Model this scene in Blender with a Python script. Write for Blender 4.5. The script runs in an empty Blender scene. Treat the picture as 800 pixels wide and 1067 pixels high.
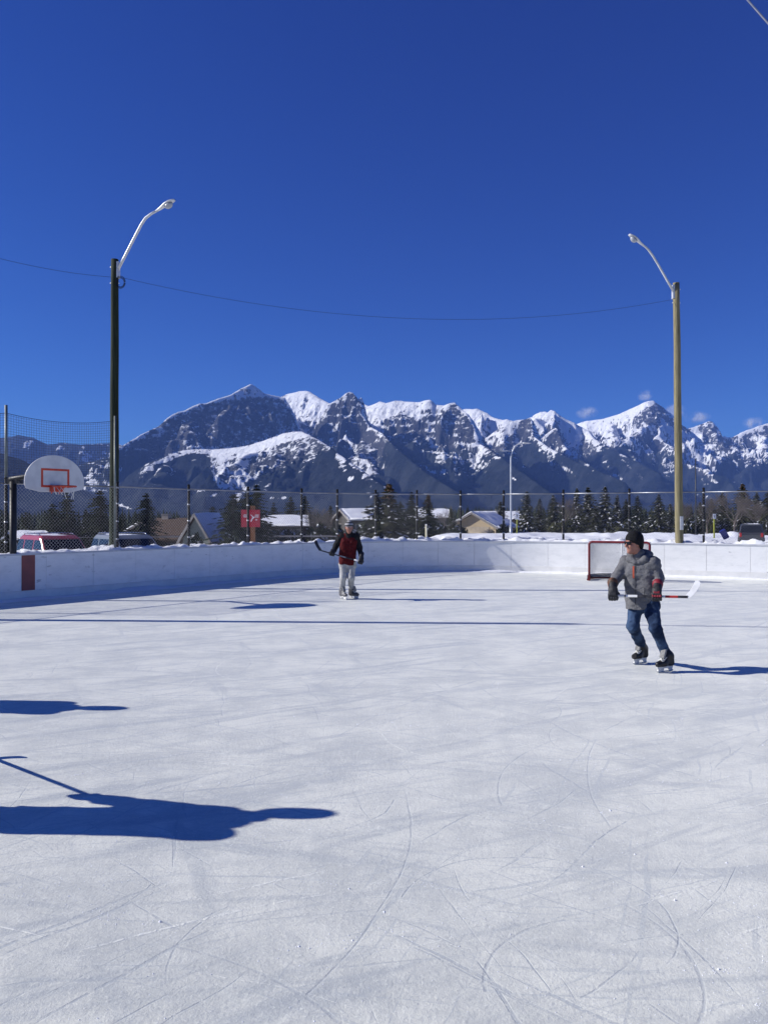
import bpy, math, random
import numpy as np
from mathutils import Vector
random.seed(7)
C = bpy.context.scene.collection
SC = bpy.context.scene
# ------------------------------------------------------------------ camera geometry of the photograph (800 x 1067)
F, HZ, H = 850.0, 537.0, 1.90
def J(px, py, d):
    return np.array([(px-400)*d/F, d, H-(py-HZ)*d/F])
def gp(px, d, z=0.0):
    return np.array([(px-400)*d/F, d, z])
R = math.radians
def nrm(v):
    v = np.asarray(v, float); return v/np.linalg.norm(v)
# ------------------------------------------------------------------ noise (value noise, numpy)
def _h(ix, iy, iz, s):
    n = (ix*374761393 + iy*668265263 + iz*2147483647 + s*1274126177) & 0xffffffff
    n = ((n ^ (n >> 13))*1274126177) & 0xffffffff
    n = ((n ^ (n >> 16))*2246822519) & 0xffffffff
    return ((n ^ (n >> 15)) & 0xffffff)/float(0xffffff)
def vnoise(x, y, z=None, s=0):
    x = np.asarray(x, float); y = np.asarray(y, float)
    xi = np.floor(x).astype(np.int64); yi = np.floor(y).astype(np.int64)
    fx = x-xi; fy = y-yi
    fx = fx*fx*fx*(fx*(fx*6-15)+10); fy = fy*fy*fy*(fy*(fy*6-15)+10)
    def lay(zi):
        a = _h(xi, yi, zi, s); b = _h(xi+1, yi, zi, s); c = _h(xi, yi+1, zi, s); d = _h(xi+1, yi+1, zi, s)
        return (a*(1-fx)+b*fx)*(1-fy)+(c*(1-fx)+d*fx)*fy
    if z is None:
        return lay(0)*2-1
    z = np.asarray(z, float); zi = np.floor(z).astype(np.int64); fz = z-zi; fz = fz*fz*(3-2*fz)
    return (lay(zi)*(1-fz)+lay(zi+1)*fz)*2-1
def fbm(x, y, z=None, o=4, s=0, g=.5, l=2.03):
    t = 0; a = 1; n = 0
    for i in range(o):
        t = t+a*vnoise(x, y, z, s+i*17); n += a; a *= g
        x = x*l+3.1; y = y*l+1.7
        if z is not None: z = z*l+.9
    return t/n
def ridged(x, y, o=5, s=0, g=.5):
    t = 0; a = 1; n = 0
    for i in range(o):
        t = t+a*(1-np.abs(vnoise(x, y, None, s+i*31))*1.6); n += a; a *= g
        x = x*2.07+5.3; y = y*2.07+2.9
    return t/n
def sstep(a, b, x):
    t = np.clip((np.asarray(x, float)-a)/(b-a), 0, 1); return t*t*(3-2*t)
# ------------------------------------------------------------------ objects
def tag(o, label=None, cat=None, group=None, kind=None):
    if label: o['label'] = label
    if cat: o['category'] = cat
    if group: o['group'] = group
    if kind: o['kind'] = kind
    return o
def thing(name, label, cat, loc=(0, 0, 0), group=None, rz=0):
    o = bpy.data.objects.new(name, None); C.objects.link(o)
    o.location = tuple(float(a) for a in loc); o.rotation_euler = (0, 0, rz); o.empty_display_size = .1
    return tag(o, label, cat, group)
def mesh_np(name, V, Fq, mats, parent=None, smooth=False, mi=None, org=None):
    """V (n,3); Fq (m,4) or (m,3) int array."""
    V = np.asarray(V, float)
    if org is not None: V = V-np.asarray(org, float)
    Fq = np.asarray(Fq, np.int32); k = Fq.shape[1]
    me = bpy.data.meshes.new(name)
    me.vertices.add(len(V)); me.vertices.foreach_set('co', V.astype(np.float32).ravel())
    me.loops.add(Fq.size); me.loops.foreach_set('vertex_index', Fq.ravel())
    me.polygons.add(len(Fq)); me.polygons.foreach_set('loop_start', np.arange(0, Fq.size, k, dtype=np.int32))
    if smooth: me.polygons.foreach_set('use_smooth', np.ones(len(Fq), bool))
    for m in (mats if isinstance(mats, (list, tuple)) else [mats]): me.materials.append(m)
    if mi is not None: me.polygons.foreach_set('material_index', np.asarray(mi, np.int32))
    me.update(calc_edges=True)
    o = bpy.data.objects.new(name, me); C.objects.link(o)
    if parent is not None: o.parent = parent
    return o
class MB:
    """collects shapes of ONE mesh"""
    def __init__(s): s.v = []; s.f = []; s.m = []; s.sm = []
    def add(s, vs, fs, m=0, sm=False):
        b = len(s.v); s.v += [tuple(float(c) for c in v) for v in vs]
        for f in fs: s.f.append(tuple(i+b for i in f)); s.m.append(m); s.sm.append(sm)
        return s
    def box(s, c, size, ax=None, m=0):
        c = np.asarray(c, float); ax = np.eye(3) if ax is None else np.asarray(ax, float)
        vs = []
        for i in (-.5, .5):
            for j in (-.5, .5):
                for k in (-.5, .5): vs.append(c+ax[0]*i*size[0]+ax[1]*j*size[1]+ax[2]*k*size[2])
        s.add(vs, [(0, 1, 3, 2), (4, 6, 7, 5), (0, 4, 5, 1), (2, 3, 7, 6), (0, 2, 6, 4), (1, 5, 7, 3)], m); return s
    def bar(s, a, b, w, h, m=0, up=(0, 0, 1)):
        a = np.asarray(a, float); b = np.asarray(b, float); d = nrm(b-a); u = np.asarray(up, float)
        if abs(d@u) > .95: u = np.array([0, 1., 0])
        y = nrm(np.cross(u, d)); z = np.cross(d, y)
        return s.box((a+b)/2, (np.linalg.norm(b-a), w, h), (d, y, z), m)
    def tube(s, pts, r, n=8, m=0, cap=True, sm=True):
        pts = [np.asarray(p, float) for p in pts]
        rr = r if isinstance(r, (list, tuple)) else [r]*len(pts)
        rings = []; u = None
        for i, p in enumerate(pts):
            t = nrm(pts[min(i+1, len(pts)-1)]-pts[max(i-1, 0)])
            if u is None: u = nrm(np.cross(t, (0, 0, 1.) if abs(t[2]) < .9 else (0, 1., 0)))
            else: u = nrm(u-t*(u@t))
            w = np.cross(t, u)
            rings.append([p+(u*math.cos(a)+w*math.sin(a))*rr[i] for a in [2*math.pi*k/n for k in range(n)]])
        b = len(s.v); vs = [q for g in rings for q in g]; fs = []
        for i in range(len(pts)-1):
            for k in range(n):
                fs.append((i*n+k, i*n+(k+1) % n, (i+1)*n+(k+1) % n, (i+1)*n+k))
        s.add(vs, fs, m, sm)
        if cap:
            s.f.append(tuple(b+k for k in reversed(range(n)))); s.m.append(m); s.sm.append(False)
            e = b+(len(pts)-1)*n
            s.f.append(tuple(e+k for k in range(n))); s.m.append(m); s.sm.append(False)
        return s
    def prism(s, poly, o, ax, ay, az, t, m=0):
        """polygon (2-D) in the plane ax, ay, extruded by t along az"""
        o = np.asarray(o, float); ax = np.asarray(ax, float); ay = np.asarray(ay, float); az = np.asarray(az, float); n = len(poly)
        vs = [o+ax*p[0]+ay*p[1]-az*t/2 for p in poly]+[o+ax*p[0]+ay*p[1]+az*t/2 for p in poly]
        s.add(vs, [tuple(reversed(range(n))), tuple(range(n, 2*n))]+[(i, (i+1) % n, n+(i+1) % n, n+i) for i in range(n)], m); return s
    def loft(s, rings, m=0, cap=True, sm=False):
        n = len(rings[0]); b = len(s.v)
        s.add([q for g in rings for q in g], [(i*n+k, i*n+(k+1) % n, (i+1)*n+(k+1) % n, (i+1)*n+k) for i in range(len(rings)-1) for k in range(n)], m, sm)
        if cap:
            s.f.append(tuple(b+k for k in reversed(range(n)))); s.m.append(m); s.sm.append(False)
            e = b+(len(rings)-1)*n; s.f.append(tuple(e+k for k in range(n))); s.m.append(m); s.sm.append(False)
        return s
    def build(s, name, mats, parent=None, org=None, bevel=0, fix=True):
        me = bpy.data.meshes.new(name)
        v = s.v if org is None else [tuple(a-float(b) for a, b in zip(q, org)) for q in s.v]
        me.from_pydata(v, [], s.f)
        for m in (mats if isinstance(mats, (list, tuple)) else [mats]): me.materials.append(m)
        me.polygons.foreach_set('material_index', s.m); me.polygons.foreach_set('use_smooth', s.sm)
        me.update()
        if fix:
            import bmesh
            bm = bmesh.new(); bm.from_mesh(me); bmesh.ops.recalc_face_normals(bm, faces=bm.faces); bm.to_mesh(me); bm.free()
        o = bpy.data.objects.new(name, me); C.objects.link(o)
        if parent is not None: o.parent = parent
        if bevel:
            b = o.modifiers.new('bevel', 'BEVEL'); b.width = bevel; b.segments = 2; b.limit_method = 'ANGLE'
        return o
# ------------------------------------------------------------------ materials
class NT:
    def __init__(s, m): s.t = m.node_tree; s.n = s.t.nodes; s.l = s.t.links
    def new(s, typ, **k):
        n = s.n.new(typ)
        for a, b in k.items(): setattr(n, a, b)
        return n
    def link(s, a, b): s.l.new(a, b)
    def put(s, sock, v):
        if isinstance(v, bpy.types.NodeSocket): s.link(v, sock)
        else: sock.default_value = v
    def math(s, op, a, b=None, c=None, clamp=False):
        n = s.new('ShaderNodeMath', operation=op, use_clamp=clamp); s.put(n.inputs[0], a)
        if b is not None: s.put(n.inputs[1], b)
        if c is not None: s.put(n.inputs[2], c)
        return n.outputs[0]
    def noise(s, vec, scale, det=4, rough=.55, dist=0):
        n = s.new('ShaderNodeTexNoise'); n.inputs['Scale'].default_value = scale; n.inputs['Detail'].default_value = det
        n.inputs['Roughness'].default_value = rough; n.inputs['Distortion'].default_value = dist
        if vec is not None: s.link(vec, n.inputs['Vector'])
        return n.outputs[0]
    def ramp(s, v, a, b, lo=0., hi=1.):
        n = s.new('ShaderNodeMapRange', interpolation_type='SMOOTHSTEP'); s.put(n.inputs[0], v)
        n.inputs[1].default_value = a; n.inputs[2].default_value = b; n.inputs[3].default_value = lo; n.inputs[4].default_value = hi
        return n.outputs[0]
    def mix(s, f, a, b):
        n = s.new('ShaderNodeMix', data_type='RGBA'); s.put(n.inputs[0], f)
        for i, c in ((6, a), (7, b)):
            if isinstance(c, bpy.types.NodeSocket): s.link(c, n.inputs[i])
            else: n.inputs[i].default_value = (*c[:3], 1)
        return n.outputs[2]
    def rotsc(s, vec, rot, sc, loc=(0, 0, 0)):
        return s.mapv(s.mapv(vec, (1, 1, 1), (0, 0, rot), loc), sc)
    def mapv(s, vec, sc=(1, 1, 1), rot=(0, 0, 0), loc=(0, 0, 0)):
        n = s.new('ShaderNodeMapping'); s.link(vec, n.inputs[0]); n.inputs['Scale'].default_value = sc
        n.inputs['Rotation'].default_value = rot; n.inputs['Location'].default_value = loc
        return n.outputs[0]
def base_mat(name):
    m = bpy.data.materials.new(name); m.use_nodes = True
    b = m.node_tree.nodes['Principled BSDF']
    return m, NT(m), b
def mat(name, c1, c2=None, scale=8, rough=.7, metal=0, bump=0, bscale=None, stretch=(1, 1, 1), spec=.4, det=5, lo=.35, hi=.65):
    m, t, b = base_mat(name); b.inputs['Roughness'].default_value = rough; b.inputs['Metallic'].default_value = metal
    b.inputs['Specular IOR Level'].default_value = spec
    tc = t.new('ShaderNodeTexCoord').outputs['Object']; v = t.mapv(tc, stretch)
    if c2 is None: c2 = tuple(x*.85 for x in c1)
    n = t.noise(v, scale, det); t.link(t.mix(t.ramp(n, lo, hi), c1, c2), b.inputs['Base Color'])
    if bump:
        bp = t.new('ShaderNodeBump'); bp.inputs['Strength'].default_value = bump; bp.inputs['Distance'].default_value = .02
        t.link(t.noise(v, bscale or scale*3, 5), bp.inputs['Height']); t.link(bp.outputs[0], b.inputs['Normal'])
    return m
SKY_STRENGTH, SUN_STRENGTH, EXPOSURE, HAZE = .07, 4.7, .35, 4.4e-5
# ------------------------------------------------------------------ smooth solids (signed distance field + surface nets)
class Sdf:
    def __init__(s, h): s.h = h; s.ops = []; s.lo = np.full(3, 1e9); s.hi = np.full(3, -1e9); s.post = []
    def _bb(s, p, r):
        p = np.asarray(p, float); s.lo = np.minimum(s.lo, p-r); s.hi = np.maximum(s.hi, p+r)
    def cone(s, a, b, ra, rb, k=.03):
        a = np.asarray(a, float); b = np.asarray(b, float); s._bb(a, ra); s._bb(b, rb)
        ba = b-a; L = max(ba@ba, 1e-9)
        def f(p):
            t = np.clip(((p-a)@ba)/L, 0, 1)
            q = p-a-t[..., None]*ba
            return np.sqrt((q*q).sum(-1))-(ra+(rb-ra)*t)
        s.ops.append(('u', f, k)); return s
    def chain(s, pts, rs, k=.03):
        for i in range(len(pts)-1): s.cone(pts[i], pts[i+1], rs[i], rs[i+1], k)
        return s
    def ell(s, c, r, ax=None, k=.02, op='u'):
        c = np.asarray(c, float); r = np.asarray(r, float); ax = np.eye(3) if ax is None else np.asarray(ax, float)
        if op == 'u': s._bb(c, r.max())
        def f(p):
            q = (p-c)@ax.T
            k0 = np.sqrt(((q/r)**2).sum(-1)); k1 = np.sqrt(((q/(r*r))**2).sum(-1))+1e-9
            return k0*(k0-1)/k1
        s.ops.append((op, f, k)); return s
    def rbox(s, c, half, ax, rad, k=.02):
        c = np.asarray(c, float); half = np.asarray(half, float); ax = np.asarray(ax, float); s._bb(c, np.linalg.norm(half)+rad)
        def f(p):
            q = np.abs((p-c)@ax.T)-half
            return np.sqrt((np.maximum(q, 0)**2).sum(-1))+np.minimum(q.max(-1), 0)-rad
        s.ops.append(('u', f, k)); return s
    def cut(s, o, n):
        """remove the side n points to"""
        o = np.asarray(o, float); n = nrm(n)
        s.ops.append(('i', lambda p: (p-o)@n, 0)); return s
    def wrinkle(s, fn): s.post.append(fn); return s
    def mesh(s, name, m, parent=None, org=None):
        h = s.h; lo = s.lo-3*h; n = np.ceil((s.hi+3*h-lo)/h).astype(int)+1
        g = [lo[i]+h*np.arange(n[i]) for i in range(3)]
        P = np.stack(np.meshgrid(*g, indexing='ij'), -1)
        D = None
        for op, f, k in s.ops:
            d = f(P)
            if op == 'u':
                if D is None: D = d
                elif k > 0:
                    hh = np.clip(.5+.5*(D-d)/k, 0, 1); D = D*(1-hh)+d*hh-k*hh*(1-hh)
                else: D = np.minimum(D, d)
            elif op == 's':
                hh = np.clip(.5-.5*(D+d)/k, 0, 1); D = D*(1-hh)+(-d)*hh+k*hh*(1-hh)
            else: D = np.maximum(D, d)
        for fn in s.post: D = D+fn(P)
        V, Q = surfnet(D, lo, h)
        return mesh_np(name, V, Q, m, parent, True, None, org)
def surfnet(D, lo, h):
    ins = D < 0; nx, ny, nz = D.shape
    def cor(A, i, j, k): return A[i:nx-1+i, j:ny-1+j, k:nz-1+k]
    cnt = sum(cor(ins, i, j, k).astype(np.int8) for i in (0, 1) for j in (0, 1) for k in (0, 1))
    act = (cnt > 0) & (cnt < 8)
    ids = np.full(act.shape, -1, np.int64); I = np.argwhere(act); ids[act] = np.arange(len(I))
    acc = np.zeros((len(I), 3)); num = np.zeros(len(I))
    cs = [(i, j, k) for i in (0, 1) for j in (0, 1) for k in (0, 1)]
    for a in cs:
        for b in cs:
            if a < b and sum(abs(x-y) for x, y in zip(a, b)) == 1:
                da = cor(D, *a)[act]; db = cor(D, *b)[act]; c = (da < 0) != (db < 0)
                t = np.where(c, da/np.where(da == db, 1, da-db), 0)
                p = np.array(a)[None]+t[:, None]*(np.array(b)-np.array(a))[None]
                acc += np.where(c[:, None], p, 0); num += c
    V = lo+h*(I+acc/num[:, None]); Q = []
    for ax in range(3):
        a = [slice(None)]*3; b = [slice(None)]*3; a[ax] = slice(0, -1); b[ax] = slice(1, None)
        sa = ins[tuple(a)]; sb = ins[tuple(b)]; E = np.argwhere(sa != sb)
        o1, o2 = [(1, 2), (2, 0), (0, 1)][ax]
        lim = np.array(act.shape)
        ok = (E[:, o1] > 0) & (E[:, o2] > 0) & (E[:, o1] < lim[o1]) & (E[:, o2] < lim[o2]); E = E[ok]
        fl = sa[tuple(E.T)]
        def cell(d1, d2):
            c = E.copy(); c[:, o1] -= d1; c[:, o2] -= d2; return ids[tuple(c.T)]
        q = np.stack([cell(0, 0), cell(1, 0), cell(1, 1), cell(0, 1)], 1)
        q[~fl] = q[~fl][:, ::-1]; Q.append(q)
    return V, np.concatenate(Q)
# ================================================================== sky, sun, camera
SUN_EL, SUN_PHI = 30.0, -3.0           # shadows run towards +X, 3 degrees towards the camera
w = bpy.data.worlds.new('World'); SC.world = w; w.use_nodes = True
nt = w.node_tree; bg = nt.nodes['Background']
sky = nt.nodes.new('ShaderNodeTexSky'); sky.sky_type = 'NISHITA'; sky.sun_disc = False
SD = np.array([-math.cos(R(SUN_PHI))*math.cos(R(SUN_EL)), -math.sin(R(SUN_PHI))*math.cos(R(SUN_EL)), math.sin(R(SUN_EL))])
sky.sun_elevation = R(SUN_EL); sky.sun_rotation = math.atan2(SD[0], SD[1])
sky.altitude = 1500; sky.air_density = 1.0; sky.dust_density = 0.0; sky.ozone_density = 10.0
wt = NT(w); ssep = wt.new('ShaderNodeSeparateColor'); scom = wt.new('ShaderNodeCombineColor'); wt.link(sky.outputs[0], ssep.inputs[0])
for i_, (g_, k_) in enumerate(((1.45, .315), (1.42, .395), (1.02, .985))):      # the deep, contrasty blue this camera gives the sky
    wt.link(wt.math('MULTIPLY', wt.math('POWER', ssep.outputs[i_], g_), k_), scom.inputs[i_])
wt.link(scom.outputs[0], bg.inputs[0]); bg.inputs[1].default_value = SKY_STRENGTH
sl = bpy.data.lights.new('sun', 'SUN'); sl.energy = SUN_STRENGTH; sl.angle = R(.53); sl.color = (1, .97, .93)
so = bpy.data.objects.new('sun', sl); C.objects.link(so); so.location = (-40, 0, 40)
so.rotation_euler = Vector(tuple(-SD)).to_track_quat('-Z', 'Y').to_euler()
cam = bpy.data.cameras.new('camera'); co = bpy.data.objects.new('camera', cam); C.objects.link(co); SC.camera = co
cam.sensor_fit = 'VERTICAL'; cam.sensor_height = 36; cam.lens = 36*F/1067; cam.clip_start = .1; cam.clip_end = 60000
co.location = (0, 0, H); co.rotation_euler = (R(90)+math.atan((HZ-533.5)/F), 0, 0)
SC.view_settings.view_transform = 'Standard'; SC.view_settings.look = 'None'; SC.view_settings.gamma = 1
SC.view_settings.exposure = EXPOSURE
SC.cycles.max_bounces = 6; SC.cycles.transparent_max_bounces = 12; SC.cycles.volume_bounces = 3
SC.cycles.use_denoising = True

# ================================================================== mountains: ridge lines set out by bearing, height and distance
def interp(pts, x):
    p = np.array(sorted(pts), float); return np.interp(x, p[:, 0], p[:, 1])
RIDGES = [  # (crest points (bearing px, height px, km), cliff slope, cliff width m, lower slope)
 ([(-200,440,11),(-60,448,11),(0,456,11),(12,455,11),(20,453,11),(35,456,11),(50,463,11),(65,461,11),(85,463,11),(118,461,11.2),(150,470,11)], 1.0, 200, .6),
 ([(-200,420,3.6),(-60,455,3.6),(0,471,3.6),(20,478,3.6),(45,492,3.5),(70,507,3.4),(110,527,3.2)], .6, 100, .5),
 ([(70,482,5.9),(85,475,5.9),(100,472,5.8),(118,470,5.8)], .8, 150, .6),
 ([(118,470,5.35),(130,463,5.4),(140,457,5.45),(150,451,5.5),(165,444,5.58),(175,435,5.62),(181,431,5.66),(185,429,5.68),(193,427,5.72),(200,423,5.76),(208,420,5.8),(215,419.5,5.83),(222,417,5.87),(232,413.5,5.93),(240,411,5.97),(247,407,6.02),(252,404,6.05),(257,402,6.07),(261,400,6.1),(264,401,6.12),(270,405,6.14),(276,410,6.16),(282,411.5,6.18),(290,413,6.2),(296,414,6.2),(300,420,6.17),(305,429,6.1),(308,436,6.05),(311,444,6.0),(313,449,5.95)], 2.5, 260, .66),
 ([(150,486,4.9),(162,479,4.9),(175,474,4.95),(190,469,5.0),(215,467,5.0),(222,468,5.0),(240,466.5,4.95),(255,464,4.9),(270,460,4.85),(283,456,4.8),(295,452,4.75),(305,450,4.7),(314,449,4.65),(322,453,4.55),(330,457,4.5),(338,462,4.4),(343,465,4.35),(365,483,4.0),(390,501,3.6),(425,522,3.1)], .75, 120, .62),
 ([(261,400,6.1),(258,413,5.9)], 1.2, 60, 2.0), ([(250,405,6.03),(246,415,5.85)], 1.2, 60, 2.0), ([(232,413,5.93),(228,428,5.7)], 1.8, 60, 2.2), ([(282,411.5,6.18),(277,436,5.75)], 2, 60, 2.2), ([(200,423,5.76),(196,445,5.4)], 2, 60, 2),
 ([(314,449,4.65),(285,478,4.3),(262,500,4.0)], .7, 80, .6),
 ([(240,466,4.95),(228,488,4.6),(222,505,4.3)], .8, 60, .6),
 ([(283,456,4.8),(262,474,4.5),(240,500,4.2)], .8, 60, .6),
 ([(175,474,4.95),(168,490,4.5),(172,510,4)], .7, 80, .55),
 ([(290,420,8.2),(297,413,8.1),(301,410,8.05),(306,409,8.0),(312,407.5,7.9),(318,407,7.8),(322,407.5,7.75),(327,411,7.65),(334,416,7.5),(343,420,7.35),(352,430,7.2)], .85, 300, .72),
 ([(332,438,6.35),(337,430,6.35),(343,420,6.3),(349,417,6.3),(355,414,6.3),(360,410,6.3),(364,408,6.3),(367,409,6.28),(370,412,6.25),(373,420,6.2),(375,427,6.15),(379,434,6.1),(385,444,6.0),(398,451,5.6),(410,465,5.2),(440,490,4.6),(480,515,3.9)], 2.0, 170, .68),
 ([(364,408,6.3),(357,430,6.12),(352,445,6.0)], 2, 90, .8),
 ([(372,446,5.95),(382,462,5.5),(386,485,5.0),(395,508,4.5)], .8, 60, .62),
 ([(372,432,7.2),(376,423,7.2),(380,421.5,7.15),(384,423,7.1),(390,421,7.05),(396,418,7.0),(402,419.5,6.9),(412,417,6.85),(422,418,6.8),(430,418.5,6.7),(438,418,6.65),(443,416.5,6.6),(447,416,6.55),(450,420,6.55),(456,421.5,6.5),(463,422,6.45),(468,420,6.4),(473,419,6.4),(477,423,6.35),(482,427,6.3),(486,430,6.2),(489,434,6.15),(492,442,6.05),(496,453,5.9),(500,462,5.8),(510,468,5.5),(540,490,4.8),(575,515,4.0)], 1.15, 260, .68),
 ([(473,419.5,6.38),(466,432,6.2),(470,445,6.05)], 2.2, 150, .8),
 ([(447,416.5,6.5),(439,436,6.2),(434,455,5.9),(445,480,5.3)], 1.0, 70, .7),
 ([(412,418,6.85),(404,436,6.5),(420,458,5.9)], 1.0, 70, .7),
 ([(384,423,7.1),(381,437,6.8)], 1.1, 70, .7), ([(396,418,7.0),(391,437,6.7)], 1.1, 70, .7),
 ([(478,428,8.9),(484,426,8.8),(489,425.5,8.7),(493,426,8.6),(497,425.5,8.55),(500,427,8.5),(506,430,8.4),(512,434,8.3),(518,436,8.2),(524,437.5,8.1),(528,436.5,8.05),(533,438,8.0)], .9, 300, .7),
 ([(493,426,8.3),(497,448,7.8)], 1.1, 60, .75), ([(506,430,8.3),(500,450,7.8)], 1.1, 60, .75),
 ([(500,464,7.5),(508,455,7.5),(515,450,7.5),(522,445,7.45),(528,441,7.4),(534,438,7.4),(540,436.5,7.4),(547,436,7.35),(552,435,7.3),(553.5,439,7.2),(554,447,7.1),(555,454,7.0),(570,465,6.6),(600,481,6.0),(650,502,5.0)], 1.7, 180, .66),
 ([(549,436,9.3),(554,434,9.25),(558,431,9.2),(563,429,9.1),(568,428.5,9.0),(571,429.5,8.95),(574,427,8.9),(577,428,8.85),(581,431,8.8),(590,436.5,8.75),(598,440,8.7),(605,444,8.7),(612,448,8.6),(618,456,8.3),(630,464,8.0),(645,472,7.5),(685,492,6.5)], 1.0, 260, .7),
 ([(558,431,8.8),(567,452,8.3)], 1.2, 80, .75), ([(574,427,8.8),(590,455,8.2),(594,468,7.8)], 1.1, 80, .72),
 ([(556,456,7.95),(563,458,7.9),(569,452,7.9),(574,448,7.9),(578,445,7.9),(580,446,7.85),(582,452,7.8),(586,462,7.6),(596,474,7.2),(620,488,6.6)], 1.9, 150, .66),
 ([(600,442,11.2),(606,439.5,11.1),(612,438,11.0),(621,437,10.85),(630,435.5,10.7),(638,433,10.6),(645,431,10.5),(652,427.5,10.4),(660,424,10.3),(667,421,10.2),(672,418.5,10.15),(676,417.5,10.1),(680,417,10.1),(684,420,10.1),(688,422.5,10.1),(692,426,10.1),(696,429,10.1),(698,434,10.1),(702,437,10.1),(706,440,10.1),(712,444,10.2),(720,450,10.2)], 1.0, 350, .7),
 ([(680,417.5,10.05),(676,432,9.8),(662,446,9.3),(650,460,8.9),(660,476,8)], 1.3, 100, .68),
 ([(692,427,10.0),(686,440,9.6),(690,455,9.0),(715,475,8.0),(760,505,6.4)], 1.3, 100, .66),
 ([(645,431,10.5),(638,448,9.7),(630,462,9.1)], 1.0, 100, .7), ([(621,437,10.85),(622,452,10.0)], 1.0, 80, .7),
 ([(706,449,10.8),(714,447,10.8),(722,445,10.8),(729,442,10.8),(735,440,10.8),(738,438.5,10.75),(741,439,10.7),(743,442,10.7),(746,448,10.7),(749,453,10.7),(753,457,10.7),(758,461,10.7)], 1.9, 250, .68),
 ([(741,439,10.7),(747,460,9.9),(738,475,9.3),(742,492,8.5)], 1.2, 100, .68),
 ([(722,445,10.8),(722,470,9.8),(730,490,8.8)], 1.0, 90, .7),
 ([(752,461,10.9),(758,457.5,11),(766,453.5,11),(772,450,11),(778,447.5,11),(784,446,11),(790,443.5,11),(796,441.5,11),(803,440,11),(830,436,11),(900,452,11),(1000,470,11)], 1.4, 300, .66),
 ([(766,453.5,11),(772,472,10),(776,486,9.2)], 1.3, 100, .68), ([(790,444,11),(796,462,10),(800,480,9)], 1.2, 100, .68),
]
TREELINE = [(-200,425),(60,430),(75,452),(118,464),(135,466),(150,471),(157,481),(170,479),(185,475),(205,470),(216,471),(221,490),(230,509),(245,507),(262,503),(275,494),(290,487),(320,474),(343,466),(350,460),(358,470),(366,484),(380,497),(388,495),(396,482),(404,457),(415,457),(430,461),(450,466),(470,470),(500,470),(520,472),(540,466),(553,456),(560,460),(575,468),(590,476),(605,477),(620,470),(635,463),(660,464),(680,470),(700,471),(712,482),(730,494),(740,497),(750,482),(760,472),(775,483),(790,482),(800,478),(1000,480)]
ROCK = [  # dark cliffs
 [(118,476),(150,453),(176,436),(190,428.5),(216,420.5),(240,413),(252,413),(284,413),(298,417),(306,430),(314,448),(272,459),(240,464),(215,464),(200,462),(185,470),(150,482)],
 [(462,431),(470,421),(476,423),(490,435),(499,462),(482,457),(464,446)],
 [(539,441),(545,437.5),(554,435),(555,456),(538,454)],
 [(568,459),(578,446),(583,453),(588,466),(574,466)],
 [(681,418),(690,424),(698,433),(722,448),(716,455),(696,448),(684,446),(676,441),(664,440),(654,436),(672,424)],
 [(728,445),(742,439.5),(750,454),(762,462),(756,472),(741,466),(731,458)],
 [(776,452),(790,447),(800,446),(815,444),(815,456),(795,456),(780,458)],
]
PATCH = [(462,492,4.5,3.6),(447,489,11,2.2,.5),(365,499,3,2.2),(517,477,4.5,2.2),(496,478,3.5,2),(534,498,4,1,.6),(640,496,4,2),(647,499,2,1),(741,500,8,1.4,.45),(726,486,5,6),(28,463,4,5,-.7),(33,460,3,2),(64,466,5,3,-.4),(87,467,1.6,2.4),(206,511,14,1.3,.12),(222,516,9,1.2,-.45),(280,518,8,1.3,.15),(295,519,3,1.5),(126,489,3,1.5),(405,508,5,1,.2),(385,490,3,5,.3),(452,458,5,1.5),(486,468,3,1.4),(525,470,6,1.2,.5),(575,484,5,1,.5),(130,528,9,1.6,.3),(590,489,8,1.2,.5),(612,484,3,1),(666,470,3,2.4,.6),(700,485,4,1,.5),(790,478,2,4,.3),(780,468,5,2,.3)]
DUST = [[(343,420),(364,408),(374,414),(380,434),(388,446),(372,448),(354,444),(334,438)], [(392,440),(404,432),(414,430),(428,432),(440,444),(446,462),(420,458),(402,452)], [(120,470),(150,455),(165,450),(160,478),(140,490),(122,500)], [(372,447),(402,450),(408,466),(388,497),(376,480),(364,468)], [(500,460),(516,450),(532,446),(538,464),(520,472),(505,470)], [(594,466),(606,456),(618,462),(622,474),(606,478)], [(722,462),(738,452),(746,470),(740,492),(726,482)], [(258,470),(285,458),(315,450),(343,466),(320,476),(290,488),(262,502)], [(225,468),(258,466),(250,490),(235,505),(224,492)]]
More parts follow.
